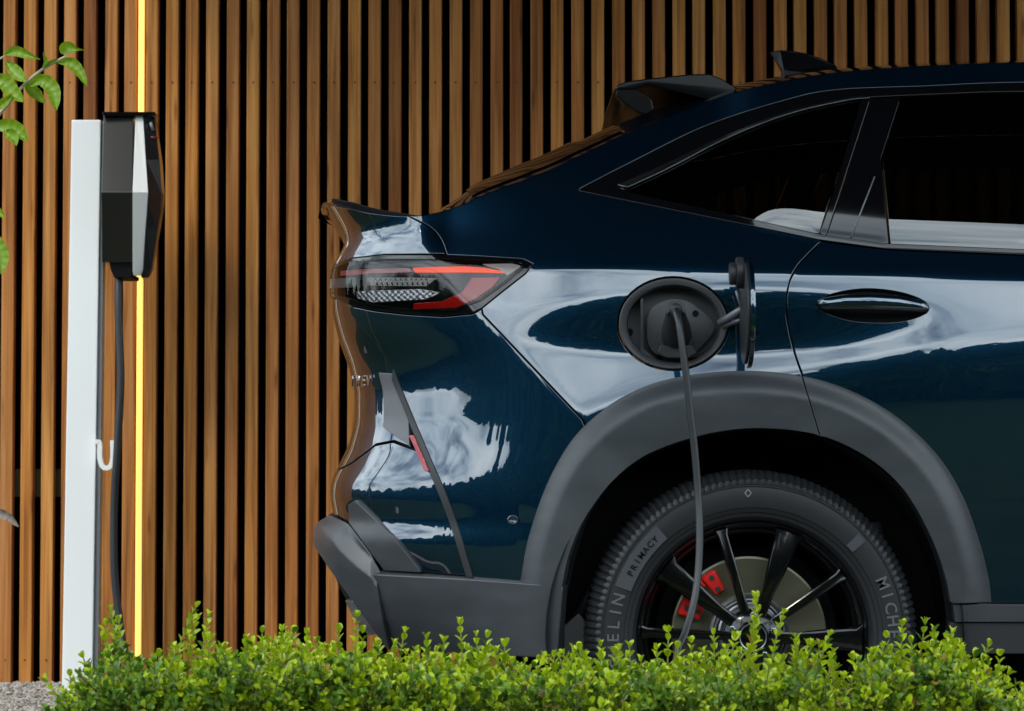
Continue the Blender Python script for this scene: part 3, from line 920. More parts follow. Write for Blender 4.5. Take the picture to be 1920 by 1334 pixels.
lens_o = line([(978,498),(900,493),(838,491),(720,490),(660,495),(630,506)],7) + line([(630,550),(700,570),(770,578),(850,580),(900,562),(945,530),(978,503)],7)
panel('lens', lens_o, CLEAR, lamp, off=.009, gap=0, depth=.009, rnd=.004, far=False)

# parking sensor
sn = MB(); c0 = spt(962,975,.001); nn_ = 20
sn.add([(c0[0]+math.cos(2*math.pi*i/nn_)*r_, c0[1]-.001-dy, c0[2]+math.sin(2*math.pi*i/nn_)*r_*.85) for r_,dy in ((.0125,0),(.0115,.002),(.009,.002),(.008,0),(.0001,0)) for i in range(nn_)],
       [(r_*nn_+i, r_*nn_+(i+1)%nn_, (r_+1)*nn_+(i+1)%nn_, (r_+1)*nn_+i) for r_ in range(4) for i in range(nn_)])
link('parking_sensor', sn.me('parking_sensor', True), mat('sensor', (0.03,0.05,0.07), 0.15, .3, 1.0), car)

# badge letters on the tailgate
def text_mesh(s, size, ext, bold=0.012):
    cu = bpy.data.curves.new('t', 'FONT'); cu.body = s; cu.size = size; cu.extrude = ext; cu.align_x = 'CENTER'; cu.align_y = 'CENTER'
    cu.resolution_u = 3; cu.offset = size*bold
    ob = bpy.data.objects.new('t', cu); COL.objects.link(ob)
    dg = bpy.context.evaluated_depsgraph_get()
    me = bpy.data.meshes.new_from_object(ob.evaluated_get(dg))
    bpy.data.objects.remove(ob); bpy.data.curves.remove(cu)
    return me
def place_text(name, s, size, ext, origin, xax, yax, material, parent):
    me = text_mesh(s, size, ext)
    xax = Vector(xax).normalized(); yax = Vector(yax).normalized(); zax = xax.cross(yax).normalized()
    yax = zax.cross(xax)
    M = Matrix((( xax.x, yax.x, zax.x, origin[0]), (xax.y, yax.y, zax.y, origin[1]), (xax.z, yax.z, zax.z, origin[2]), (0,0,0,1)))
    me.transform(M)
    return link(name, me, material, parent)
for i, ch in enumerate('PHEV'):
    aq, zq = Q([(661+i*10, 716)])[0]
    a_ = np.array([aq]); z_ = np.array([zq]); p0 = S0(a_,z_)[0]; n0 = N0(a_,z_)[0]
    t0 = (S0(a_+.01,z_)-S0(a_-.01,z_))[0]; t0 /= np.linalg.norm(t0)
    place_text('badge_letter', ch, .036, .0015, p0+n0*.0, t0, (0,0,1), CHROME, car)

# charge port ------------------------------------------------------------------------
ps = spt(1262,607,0)
YP_ = float(ps[1])
def ring_px(cx, cy, rx, ry, Y, n=64): return [P(cx+rx*math.cos(2*math.pi*i/n), cy+ry*math.sin(2*math.pi*i/n), Y) for i in range(n)]
def onsurf(cx, cy, rx, ry, off, n=64):
    q = Q([(cx+rx*math.cos(2*math.pi*i/n), cy+ry*math.sin(2*math.pi*i/n)) for i in range(n)])
    a_ = np.array([k[0] for k in q]); z_ = np.array([k[1] for k in q])
    return list(S0(a_,z_)+N0(a_,z_)*off)
rings = [onsurf(1262,607,102,85.5,-.009), onsurf(1262,607,101.5,85,.000), onsurf(1262,607,100,83.5,.0015), onsurf(1262,607,96,80,.001), onsurf(1262,607,90,74,-.003),
         ring_px(1262,608,87,71,YP_+.012), ring_px(1262,609,85,69,YP_+.055), ring_px(1262,609,1,1,YP_+.055)]
v = [q for r_ in rings for q in r_]; n = 64
f = [(r_*n+i, r_*n+(i+1)%n, (r_+1)*n+(i+1)%n, (r_+1)*n+i) for r_ in range(len(rings)-1) for i in range(n)]
pm = smooth_angle(fixn(mesh('charge_port', v, f)), 35)
port = link('charge_port', pm, PORTPL, car)
def plate(name, pts, y0, y1, material, parent, bev=.0015):
    m_ = MB(); m_.prism([P(u,v_,y0) for u,v_ in pts], [P(u,v_,y1) for u,v_ in pts])
    return link(name, m_.me(name, bev=bev, ang=35), material, parent)
yb = YP_+.055
plate('partition', line([(1201,560),(1206,560),(1207,655),(1232,677),(1226,680),(1201,662)],6), YP_+.006, yb, DARKPL, port, .001)
plate('socket_plate', crv([(1212,600),(1222,578),(1250,563),(1285,564),(1318,585),(1340,612),(1325,640),(1290,668),(1240,668),(1216,648),(1212,600)],8)[:-1], YP_+.030, yb, PORTPL, port)
plate('socket', ell(1268,640,34,32,28), YP_+.016, YP_+.031, DARKPL, port)
plate('screw_hole', ell(1180,623,7,7,16), YP_+.0515, YP_+.056, BLACKM, port, .0005)
plate('screw_hole', ell(1304,588,6,6,16), YP_+.0265, YP_+.031, BLACKM, port, .0005)
plate('screw_hole', ell(1236,672,5,5,16), YP_+.0515, YP_+.056, BLACKM, port, .0005)

# flap, standing open edge-on
fx = P(1404, 580, -.12)[0]
flz = (P(0,478,-.14)[2] + P(0,688,-.14)[2])/2; fr_ = (P(0,478,-.14)[2] - P(0,688,-.14)[2])/2
yc_f = YP_ - .145
flap = MB(); n = 40
R1 = [(fx+.000, yc_f+fr_*.95*math.cos(2*math.pi*i/n), flz+fr_*math.sin(2*math.pi*i/n)) for i in range(n)]
R2 = [(fx+.011, yc_f+fr_*.95*math.cos(2*math.pi*i/n), flz+fr_*math.sin(2*math.pi*i/n)) for i in range(n)]
flap.prism(R1, R2)
fl_o = link('charge_flap', flap.me('charge_flap', bev=.003, ang=35), PAINT, car)
m_ = MB(); m_.prism([(x-.0055, y0*.93+yc_f*.07, (z0-flz)*.93+flz) for x,y0,z0 in R1], [(x+.0005-.001, y0*.93+yc_f*.07, (z0-flz)*.93+flz) for x,y0,z0 in R1])
link('flap_liner', m_.me('flap_liner', bev=.0015, ang=35), DARKPL, fl_o)
def cyl_x(x0, x1, y, z, r, n=20, ry=None):
    m = MB(); ry = ry or r
    m.prism([(x0, y+ry*math.cos(2*math.pi*i/n), z+r*math.sin(2*math.pi*i/n)) for i in range(n)], [(x1, y+ry*math.cos(2*math.pi*i/n), z+r*math.sin(2*math.pi*i/n)) for i in range(n)])
    return m
zcap = P(0,512,yc_f)[2]
link('cap_holder', cyl_x(fx-.021, fx-.0055, yc_f, zcap, .034).me('cap_holder', bev=.002, ang=35), DARKPL, fl_o)
link('cap', cyl_x(fx-.035, fx-.0205, yc_f, zcap-.002, .024).me('cap', bev=.003, ang=35), DARKPL, fl_o)
m_ = MB()
ya = YP_-.01
arm = [P(1350,606,ya), P(1366,596,ya-.02), P(1382,586,ya-.04), P(1396,576,ya-.05)]
m_.tube(arm, [.009,.008,.008,.007], 8)
m_.tube([P(1356,612,ya), P(1376,604,ya-.02), P(1396,598,ya-.04)], [.007,.006,.005], 8)
m_.tube([P(1381,545,ya-.06), P(1385,560,ya-.06), P(1392,580,ya-.05)], .004, 8)
link('hinge_arm', m_.me('hinge_arm', True), GREYP, fl_o)

# door handle
pts = [(1533,571),(1545,571),(1580,569),(1630,570),(1680,573),(1720,577),(1739,580)]
hs_ = [.008,.0135,.0165,.017,.0165,.0135,.008]; ho = [.004,.014,.024,.028,.024,.014,.004]
hv = []; n = 16
for (u,v_), h_, o_ in zip(pts, hs_, ho):
    c_ = spt(u, v_, o_+.004)
    hv += [(c_[0], c_[1]+.009*math.cos(2*math.pi*i/n), c_[2]+h_*math.sin(2*math.pi*i/n)) for i in range(n)]
hf = [(r_*n+i, r_*n+(i+1)%n, (r_+1)*n+(i+1)%n, (r_+1)*n+i) for r_ in range(len(pts)-1) for i in range(n)] + [tuple(range(n)), tuple(range(len(hv)-1, len(hv)-n-1, -1))]
link('door_handle', fixn(mesh('door_handle', hv, hf, True)), PAINT, car)
link('door_handle_cup', (lambda m: m)(mesh('door_handle_cup', [tuple(spt(u, v_, -.016)) for u,v_ in ell(1636,574,108,36,30)], [tuple(range(30))])), BLACKM, car)

# wheel houses, floor, pillars inside
wx, wz, WR = 0.519, 0.360, 0.360
def wheelhouse(xc):
    m = MB(); n = 40
    cx0, cz0 = xc+.005, .36; R_ = .452
    va = []
    for y in (.055, .42):
        for i in range(n+1):
            a_ = math.radians(-38 + 256*i/n)
            va.append((cx0+R_*math.cos(a_), y, cz0+R_*math.sin(a_)))
    m.add(va, [(i, i+1, n+2+i, n+1+i) for i in range(n)])
    m.add([(cx0+R_*1.02*math.cos(2*math.pi*i/n), .42, cz0+R_*1.02*math.sin(2*math.pi*i/n)) for i in range(n)], [tuple(range(n))])
    me = mesh('wheel_liner', m.v, m.f, True); 
    return me
LINER = mat('wheel_liner_black', (0.006,0.006,0.007), 0.8, spec=0.2)
o = link('wheel_liner', wheelhouse(wx), LINER, car)
c_ = o.copy(); COL.objects.link(c_); c_.parent = car; c_.matrix_parent_inverse = o.matrix_parent_inverse.copy(); c_.scale=(1,-1,1); c_.location=(0,2*YC,0)
m_ = MB(); m_.box(-.10, 2.9, .42, 2*YC-.42, .20, .26); m_.box(wx+.48, 2.9, .14, 2*YC-.14, .20, .24); m_.box(-.1, 2.9, .40, 2*YC-.40, .80, .82)
link('floor_pan', m_.me('floor_pan'), BLACKM, car)
# shock absorber, arm seen in the wheel house
m_ = MB(); m_.tube([(wx-.42,.30,.30),(wx-.30,.24,.52)], .012, 8); link('suspension_arm', m_.me('suspension_arm', True), DARKPL, car)
m_ = MB(); m_.tube([(wx+.08,.36,.40),(wx+.05,.36,.75)], .03, 12); link('damper', m_.me('damper', True), DARKPL, car)
m_ = MB(); m_.tube([(wx+.30,.30,.60),(wx+.34,.30,.30)], .016, 8); link('brake_hose', m_.me('brake_hose', True), DARKPL, car)
m_ = MB(); m_.prism([P(u,v_,.20) for u,v_ in ((1050,1180),(1085,1150),(1110,1180),(1110,1260),(1048,1260))], [P(u,v_,.30) for u,v_ in ((1050,1180),(1085,1150),(1110,1180),(1110,1260),(1048,1260))])
link('splash_guard', m_.me('splash_guard', bev=.004), mat('grey_guard',(0.12,0.12,0.12),.6), car)

# rough front of the car, outside the picture
sec_x = [2.62, 2.9, 3.2, 3.5, 3.8, 4.05, 4.2, 4.26]
roof_z = [1.50, 1.42, 1.22, 1.05, 1.00, .93, .80, .66]
half = [.87, .875, .88, .88, .86, .80, .66, .50]
v = []; n = 14
for x, rz, hw in zip(sec_x, roof_z, half):
    t = max(0, min(1, (rz-1.05)/.45))
    prof = [(-hw,.30),(-hw-.01,.5),(-hw-.01,.8),(-hw+.02,min(1.08,rz-.04)),(-hw+.08+.22*t,rz-.03),(-hw*.5,rz+.03),(-hw*.2,rz+.045)]
    prof = prof + [(-y_, z_) for y_, z_ in prof[::-1]]
    v += [(x, YC+y_, z_) for y_, z_ in prof]
f = [(r_*n+i, (r_+1)*n+i, (r_+1)*n+i+1, r_*n+i+1) for r_ in range(len(sec_x)-1) for i in range(n-1)] + [tuple(range(len(v)-n, len(v)))]
link('front_body', fixn(mesh('front_body', v, f, True)), PAINT, car)

# ------------------------------------------------------------------ wheels (parts of the car)
def lathe(prof, n=180, mod=None):
    v = []
    for i in range(n):
        a_ = 2*math.pi*i/n
        for k, (r_, y) in enumerate(prof):
            rr = r_ - (mod(i, k) if mod else 0)
            v.append((rr*math.cos(a_), y, rr*math.sin(a_)))
    m = len(prof)
    f = [(i*m+k, ((i+1)%n)*m+k, ((i+1)%n)*m+k+1, i*m+k+1) for i in range(n) for k in range(m-1)]
    return v, f
YWH = 0.062
def polar(r_, deg, y): return (r_*math.cos(math.radians(deg)), y, r_*math.sin(math.radians(deg)))
def make_wheel():
    w = []
    prof = [(.236,.075),(.2470,.052),(.2500,.046),(.2530,.036),(.2600,.0285),(.2680,.0265),(.2690,.0232),(.2780,.0205),(.2790,.0185),(.3000,.0150),(.3200,.0170),(.3235,.0175),(.3245,.0145),(.3275,.0145),(.3290,.0195),
            (.3380,.0260),(.3400,.0270),(.3480,.0400),(.3530,.0480),(.3580,.0620),(.3600,.0800),(.3605,.1200),(.3605,.2000),(.356,.235),(.34,.25),(.25,.24)]
    pr2 = []
    for i in range(len(prof)-1): pr2.append(prof[i])
    pr2.append(prof[-1])
    def mod(i, k):
        if 15 <= k <= 19 and (i % 3) == 0: return .005
        if k in (19, 20, 21, 22) and (i % 3) == 0: return .006
        return 0
    v, f = lathe(pr2, 420, mod)
    t = fixn(mesh('tyre', v, f)); smooth_angle(t, 28)
    # barrel + lip
    v, f = lathe([(.2365,.070),(.2440,.046),(.2475,.043),(.2495,.046),(.2490,.052),(.240,.060),(.232,.066),(.226,.075),(.219,.10),(.215,.24),(.20,.25)], 160)
    rim = smooth_angle(fixn(mesh('rim', v, f)), 40)
    return t, rim
tyre_me, rim_me = make_wheel()
def spoke_me(w0, w1, thick, y_in, y_out, notch=False):
    # along +x, radius from .035 to .236
    rs = [.032, .060, .10, .15, .20, .226, .2385]
    ws = [w0, w0*.92, w0*.9, (w0+w1)/2, w1, w1*1.05, w1*1.5]
    v = []
    for r_, w_ in zip(rs, ws):
        t = (r_-.032)/.2065
        y = y_in + (y_out-y_in)*t - .008*math.sin(math.pi*t)
        v += [(r_, y+.007, -w_), (r_, y+.0015, -w_*.86), (r_, y, -w_*.62), (r_, y+.0008, 0), (r_, y, w_*.62), (r_, y+.0015, w_*.86), (r_, y+.007, w_), (r_, y+thick, w_*.7), (r_, y+thick, -w_*.7)]
    n = 9
    f = [(a_*n+i, a_*n+(i+1)%n, (a_+1)*n+(i+1)%n, (a_+1)*n+i) for a_ in range(len(rs)-1) for i in range(n)] + [tuple(range(n)), tuple(range(len(v)-1, len(v)-n-1, -1))]
    return smooth_angle(fixn(mesh('spoke', v, f)), 25)
sp_thick = spoke_me(.0150, .0260, .03, .046, .052)
sp_thin = spoke_me(.0115, .0115, .028, .050, .056)
sp_thick.materials.append(RIM); sp_thin.materials.append(RIM)
def build_wheel(xc, detail=True):
    root = empty('wheel', (xc, YWH-.02, WR)); root.parent = car; root.location = (xc-1.9, YWH-.02-YC, WR)
    # world offset of the wheel's own frame
    off = (xc, YWH-.045, WR)
    def put(name, me, m_=None, parent=None, rot=0):
        o = bpy.data.objects.new(name, me); COL.objects.link(o)
        if m_ and not len(me.materials): me.materials.append(m_)
        o.parent = root; o.location = (0, -.025, 0)
        o.rotation_euler = (0, -math.radians(rot), 0)
        return o
    put('tyre', tyre_me, TYRE); put('rim', rim_me, RIM)
    for k in range(5):
        put('spoke', sp_thick, rot=70+72*k); put('spoke', sp_thin, rot=106+72*k)
    v, f = lathe([(.0001,.028),(.018,.0275),(.026,.029),(.028,.034)], 48); put('hub_cap', smooth_angle(fixn(mesh('hub_cap', v, f)),30), BLACKG)
    v, f = lathe([(.028,.036),(.029,.030),(.033,.030),(.035,.038),(.050,.044),(.060,.052),(.062,.09)], 48); put('hub', smooth_angle(fixn(mesh('hub', v, f)),30), RIM)
    v, f = lathe([(.0270,.0305),(.0275,.0270),(.0290,.0265),(.0303,.0290)], 48); put('hub_ring', smooth_angle(fixn(mesh('hub_ring', v, f)),50), SILVER)
    m_ = MB()
    m_.prism([(.0075*math.cos(j*math.pi/3), .036, .0075*math.sin(j*math.pi/3)) for j in range(6)], [(.0075*math.cos(j*math.pi/3), .055, .0075*math.sin(j*math.pi/3)) for j in range(6)])
    nut = m_.me('wheel_nut', bev=.001)
    for k in range(5):
        o_ = put('wheel_nut', nut, CHROME); c_ = polar(.047, 88+72*k, 0); o_.location = (c_[0], -.025, c_[2])
    v, f = lathe([(.085,.125)]+[(.088+i*.0016, .125+(.0004 if i%2 else 0)) for i in range(50)]+[(.170,.127),(.170,.148),(.085,.148)], 90); put('brake_disc', smooth_angle(fixn(mesh('brake_disc', v, f)),30), DISC)
    v, f = lathe([(.04,.105),(.066,.106),(.070,.109),(.074,.106),(.078,.110),(.082,.107),(.088,.112),(.090,.126)], 60); put('disc_hat', smooth_angle(fixn(mesh('disc_hat', v, f)),30), SILVER)
    # caliper between 112 and 172 degrees
    m_ = MB(); 
    for (d0, d1, r0, r1, y0, y1) in ((118,131,.112,.163,.096,.160),(131,150,.140,.165,.104,.160),(150,164,.114,.165,.096,.160)):
        nA = 4
        la = [polar(r0, d0+(d1-d0)*i/nA, y0) for i in range(nA+1)] + [polar(r1, d1-(d1-d0)*i/nA, y0) for i in range(nA+1)]
        lb = [(p[0], y1, p[2]) for p in la]
        m_.prism(la, lb)
    cal = put('brake_caliper', m_.me('brake_caliper', bev=.007, seg=3, ang=35), REDC)
    for bd, br in ((124,.150),(125,.122),(157,.150),(156,.125)):
        c_ = polar(br, bd, 0); m_ = MB(); m_.prism([(.006*math.cos(j*math.pi/4), .0925, .006*math.sin(j*math.pi/4)) for j in range(8)], [(.006*math.cos(j*math.pi/4), .10, .006*math.sin(j*math.pi/4)) for j in range(8)])
        o_ = put('caliper_bolt', m_.me('caliper_bolt'), DARKPL); o_.location = (c_[0], -.025, c_[2])
    v, f = lathe([(.0001,.2),(.2,.2),(.215,.24)], 40); put('dust_shield', fixn(mesh('dust_shield', v, f)), BLACKM)
    if not detail: return root
    # raised print on the tyre
    def letters(word, a0, stepd, size, r_, y, m_, name):
        for i, ch in enumerate(word):
            d = math.radians(a0 - stepd*i)
            me = text_mesh(ch, size, .0009)
            rad = Vector((math.cos(d), 0, math.sin(d))); tan = Vector((math.sin(d), 0, -math.cos(d)))
            zax = tan.cross(rad)
            o_ = rad*r_ + Vector((0, y, 0))
            me.transform(Matrix(((tan.x, rad.x, zax.x, o_.x),(tan.y, rad.y, zax.y, o_.y),(tan.z, rad.z, zax.z, o_.z),(0,0,0,1))))
            put(name, me, m_)
    letters('MICHELIN', 22.7, 5.3, .036, .3005, .0143, TYREL, 'raised_letter')
    letters('MICHELIN', 201.4, 5.3, .036, .3005, .0143, TYREL, 'raised_letter')
    letters('PRIMACY', 152.5, 2.9, .019, .2975, .0128, BLACKM, 'small_letter')
    def band(d0, d1, r0, r1, y, m_, name):
        nb_ = max(2, int(abs(d1-d0)/2)); mm = MB()
        la = [polar(r0, d0+(d1-d0)*i/nb_, y+.0015) for i in range(nb_+1)] + [polar(r1, d1-(d1-d0)*i/nb_, y+.001) for i in range(nb_+1)]
        mm.prism(la, [(p[0], y+.012, p[2]) for p in la])
        put(name, mm.me(name, bev=.0006), m_)
    band(159.5, 131, .281, .3175, .0125, TYREB, 'raised_band')
    band(44.5, 40.5, .281, .3175, .0125, TYREB, 'raised_band')
    mm = MB()
    for (dx, dz), (ex, ez_) in (((0,1),(1,0)),((1,0),(0,-1)),((0,-1),(-1,0)),((-1,0),(0,1))):
        c_ = polar(.310, 92, .0148); s_ = .008
        mm.tube([(c_[0]+dx*s_*.85, c_[1], c_[2]+dz*s_), (c_[0]+ex*s_*.85, c_[1], c_[2]+ez_*s_)], .0013, 5)
    put('diamond_mark', mm.me('diamond_mark'), mat('mark_grey', (.22,.22,.23), .6))
    return root
w1 = build_wheel(wx)
w2 = build_wheel(3.26, False)
for w_, xc in ((w1, wx), (w2, 3.26)):
    r2 = w_.copy(); COL.objects.link(r2); r2.location = (xc-1.9, YC-(YWH-.02)-.0, WR); r2.location[1] = (2*YC-(YWH-.02)) - YC; r2.rotation_euler = (0, 0, math.pi)
    for ch in list(w_.children):
        if ch.name.startswith(('raised', 'small', 'diamond', 'brake_cal', 'caliper_bolt')): continue
        d_ = ch.copy(); COL.objects.link(d_); d_.parent = r2

# ------------------------------------------------------------------ charging post and charger
YP2 = 2.62
post = empty('charging_post', tuple(P(148,1270,YP2)*np.array([1,1,0])), 'white upright metal post with a hook, carrying the charger at the left', 'post')
zt = P(150,225,YP2)[2]
xl0, xr0 = P(134,225,YP2)[0], P(189,225,YP2)[0]
zb = 0.0; zq_ = P(120,1270,YP2)[2]
xl1, xr1 = P(116,1270,YP2)[0], P(173,1270,YP2)[0]
k_ = (zt-zb)/(zt-zq_); xl1 = xl0+(xl1-xl0)*k_; xr1 = xr0+(xr1-xr0)*k_
m_ = MB(); D_ = .09
m_.prism([(xl0,YP2,zt),(xr0,YP2,zt),(xr1,YP2,zb),(xl1,YP2,zb)], [(xl0,YP2+D_,zt),(xr0,YP2+D_,zt),(xr1,YP2+D_,zb),(xl1,YP2+D_,zb)])
link('column', m_.me('column', bev=.004, seg=2), WHITEP, post)
m_ = MB(); y0 = YP2+.012
sw_ = .0165
m_.prism([(xr0+.0005,y0,zt-.004),(xr0+sw_*.7,y0,zt-.004),(xr1+sw_,y0,zb),(xr1+.0005,y0,zb)], [(xr0+.0005,y0+.05,zt-.004),(xr0+sw_*.7,y0+.05,zt-.004),(xr1+sw_,y0+.05,zb),(xr1+.0005,y0+.05,zb)])
link('shaded_side', m_.me('shaded_side', bev=.002), GREYP, post)  # the post's shaded side face, put in as a grey strip
hk = [P(u,v_,YP2-.012) for u,v_ in crv([(178,829),(185,829),(187.5,832),(187.5,845),(188,860),(192,874),(200,878),(208,874),(212,860),(212,826)],5)]
m_ = MB()
lo = []; 
for i, p in enumerate(hk):
    t = np.array(hk[min(i+1,len(hk)-1)]) - np.array(hk[max(i-1,0)]); t /= np.linalg.norm(t)
    nx, nz_ = -t[2]*.0075, t[0]*.0075
    lo.append([(p[0]+nx,p[1]-.012,p[2]+nz_),(p[0]-nx,p[1]-.012,p[2]-nz_),(p[0]-nx,p[1]+.012,p[2]-nz_),(p[0]+nx,p[1]+.012,p[2]+nz_)])
v = [q for l_ in lo for q in l_]
f = [(r_*4+i, r_*4+(i+1)%4, (r_+1)*4+(i+1)%4, (r_+1)*4+i) for r_ in range(len(lo)-1) for i in range(4)] + [(0,1,2,3), tuple(range(len(v)-1,len(v)-5,-1))]
m_.add(v, f); link('hook', m_.me('hook', ang=40), WHITEP, post)

YK = 2.50; BUL = .035; DK = .26
chg = empty('ev_charger', tuple(P(240,490,YK+.1)), 'angular dark wallbox charger with a white bezel on the side of the white post', 'charger')
def chpart(name, rows, m_, parent, bev=.002, DK=.26):
    """rows: (py, xl, xr, yl, yr) front edge; extruded back"""
    v = []
    for py_, ul, ur, yl, yr in rows:
        a_ = P(ul, py_, yl); b_ = P(ur, py_, yr)
        v += [a_, b_, np.array([b_[0], YK+DK, b_[2]]), np.array([a_[0], YK+DK, a_[2]])]
    n = len(rows)
    f = [(r_*4+i, (r_+1)*4+i, (r_+1)*4+(i+1)%4, r_*4+(i+1)%4) for r_ in range(n-1) for i in range(4)] + [(0,1,2,3), (n*4-1,n*4-2,n*4-3,n*4-4)]
    mm = MB(); mm.add(v, f)
    return link(name, mm.me(name, bev=bev, seg=2), m_, parent)
chpart('housing', [(217,194,250,YK+.060,YK+.060),(361,190,248,YK-.020,YK-.020),(492,191,248,YK+.072,YK+.072)], CHB, chg)
chpart('lid', [(210,192,290,YK+.040,YK+.050),(217,193,292,YK+.035,YK+.045)], BLACKG, chg, .001, DK=.13)
chpart('bezel', [(217,254,268,YK+.060,YK+.060),(361,248.5,277.5,YK-.021,YK-.008),(508,248.5,268,YK+.080,YK+.090),(517,250,264,YK+.088,YK+.096)], WHITEB, chg)
chpart('front_cover', [(214,268.5,289,YK+.050,YK+.085),(250,270,293,YK+.035,YK+.070),(300,274,299,YK+.015,YK+.06),(361,278,303,YK-.002,YK+.055),(385,277,302,YK+.010,YK+.06),(430,273,296,YK+.035,YK+.07),(505,268.5,284,YK+.078,YK+.09),(521,264,276,YK+.088,YK+.10)], CHF, chg, DK=.13)
chpart('gland_cover', [(492,205,247,YK+.08,YK+.08),(505,207,247,YK+.085,YK+.085),(521,214,246,YK+.09,YK+.09)], BLACKM, chg, .002)
m_ = MB(); c_ = P(285,238,YK+.05); m_.tube([c_+np.array([-.004,.0,.014]), c_+np.array([.003,.0,-.012])], .0055, 8); link('emblem', m_.me('emblem', True), GREYP, chg)
m_ = MB(); m_.tube([P(283,258,YK+.052), P(295,258.5,YK+.062)], .0045, 6); link('emblem_red', m_.me('emblem_red', True), mat('dark_red',(0.20,0.02,0.03),.4), chg)  # red part of the emblem on the front cover, not a lamp

# ------------------------------------------------------------------ charging cable (one lead, charger -> ground -> car)
yl_ = -.115
cabp = [tuple(P(224,505,YK+.13)), tuple(P(222,560,YK+.11)), tuple(P(224,640,YK+.10)), tuple(P(226,720,YK+.09)), tuple(P(220,840,YK+.08)), tuple(P(214,950,YK+.08)), tuple(P(214,1060,YK+.07)), tuple(P(222,1150,YK+.06)), tuple(P(232,1215,YK+.04))]
zg = .024
cabp += [(-1.17, YK-.02, .07), (-1.10, YK-.2, zg), (-.95, 1.9, zg), (-.75, 1.2, zg), (-.60, .5, zg), (-.35, -.25, zg), (0.05, -.44, zg), (.30, -.40, .05), (.325,-.33,.14)]
hang = [(1268,1240,-.26),(1284,1190,-.22),(1300,1135,-.185),(1309,1075,-.16),(1312,1000,-.14),(1309,930,-.125),(1303,850,-.12),(1294,770,-.118),(1286,700,-.116),(1279,645,-.112),(1273,605,-.105),(1267,582,-.085)]
cabp += [tuple(P(u,v_,y)) for u,v_,y in hang]
lead = empty('charging_cable', cabp[9], 'black charging lead hanging from the wallbox and rising to the plug in the car', 'cable')
lead.location = (cabp[9][0], cabp[9][1], 0)
pth = crv(cabp, .02)
m_ = MB(); m_.tube(pth, list(np.interp(np.arange(len(pth)), [0, len(pth)*.5, len(pth)*.8, len(pth)], [.0125,.0120,.0082,.0078])), 12); link('sheath', m_.me('sheath', True), CABLE, lead)
# plug: nose in the socket, handle towards the camera
plug = MB()
def oval(u, v_, rx, ry, y, n=20): return [P(u+rx*math.cos(2*math.pi*i/n), v_+ry*math.sin(2*math.pi*i/n), y) for i in range(n)]
secs = [oval(1268,632,27,26,YP_+.018), oval(1268,628,29,29,YP_-.004), oval(1268,618,27,32,YP_-.035), oval(1267,602,21,27,YP_-.075), oval(1267,588,18,20,YP_-.11), oval(1267,582,15,15,YP_-.14), oval(1267,580,11,11,YP_-.150)]
v = [q for s_ in secs for q in s_]; n = 20
f = [(r_*n+i, r_*n+(i+1)%n, (r_+1)*n+(i+1)%n, (r_+1)*n+i) for r_ in range(len(secs)-1) for i in range(n)] + [tuple(range(n)), tuple(range(len(v)-1, len(v)-n-1, -1))]
plug.add(v, f)
po = link('plug', plug.me('plug', True), DARKPL, lead)
m_ = MB(); m_.prism([P(u,v_,YP_-.148) for u,v_ in ((1253,566),(1258,562),(1277,562),(1283,567),(1284,590),(1275,578),(1260,578),(1250,592))], [P(u,v_,YP_-.09) for u,v_ in ((1253,566),(1258,562),(1277,562),(1283,567),(1284,590),(1275,578),(1260,578),(1250,592))])
link('grip', m_.me('grip', bev=.0015), PORTPL, po)
m_ = MB(); m_.prism([P(u,v_,YP_-.02) for u,v_ in ((1238,648),(1298,648),(1308,662),(1290,672),(1250,672),(1232,662))], [P(u,v_,YP_+.02) for u,v_ in ((1238,648),(1298,648),(1308,662),(1290,672),(1250,672),(1232,662))])
link('collar', m_.me('collar', bev=.003), DARKPL, po)

# ------------------------------------------------------------------ plants
def leaf_template(wid=.54, fold=.18, curl=.12):
    # unit leaf along +y, 6 faces
    return np.array([(0,0,0),(-wid*.36,.22,fold*.5),(0,.24,0),(wid*.36,.22,fold*.5),(-wid*.52,.55,fold*.7-curl*.2),(0,.55,-curl*.2),(wid*.52,.55,fold*.7-curl*.2),(-wid*.36,.86,fold*.4-curl*.7),(0,.97,-curl),(wid*.36,.86,fold*.4-curl*.7)]), \
           [(0,2,1),(0,3,2),(1,2,5,4),(2,3,6,5),(4,5,8,7),(5,6,9,8)]
LT, LF = leaf_template()
def build_leaves(name, L_, mats, parent, template=(LT, LF)):
    """L_: list of (pos, dir, nrm, size, matidx)"""
    T, F = template
    pos = np.array([l[0] for l in L_]); d = np.array([l[1] for l in L_]); u = np.array([l[2] for l in L_]); s = np.array([l[3] for l in L_])
    mi = np.array([l[4] for l in L_])
    d /= np.linalg.norm(d,axis=1,keepdims=True)+1e-9
    x = np.cross(d, u); x /= np.linalg.norm(x,axis=1,keepdims=True)+1e-9
    w = np.cross(x, d)
    V = pos[:,None,:] + s[:,None,None]*(T[None,:,0:1]*x[:,None,:] + T[None,:,1:2]*d[:,None,:] + T[None,:,2:3]*w[:,None,:])
    nv = len(T); V = V.reshape(-1,3)
    faces = []
    for i in range(len(L_)):
        b_ = i*nv
        for q in F: faces.append(tuple(k+b_ for k in q))
    me = bpy.data.meshes.new(name); me.from_pydata(V.tolist(), [], faces)
    for m_ in mats: me.materials.append(m_)
    me.polygons.foreach_set('material_index', np.repeat(mi, len(F)).tolist())
    me.polygons.foreach_set('use_smooth', [True]*len(me.polygons))
    me.update()
    return link(name, me, None, parent)
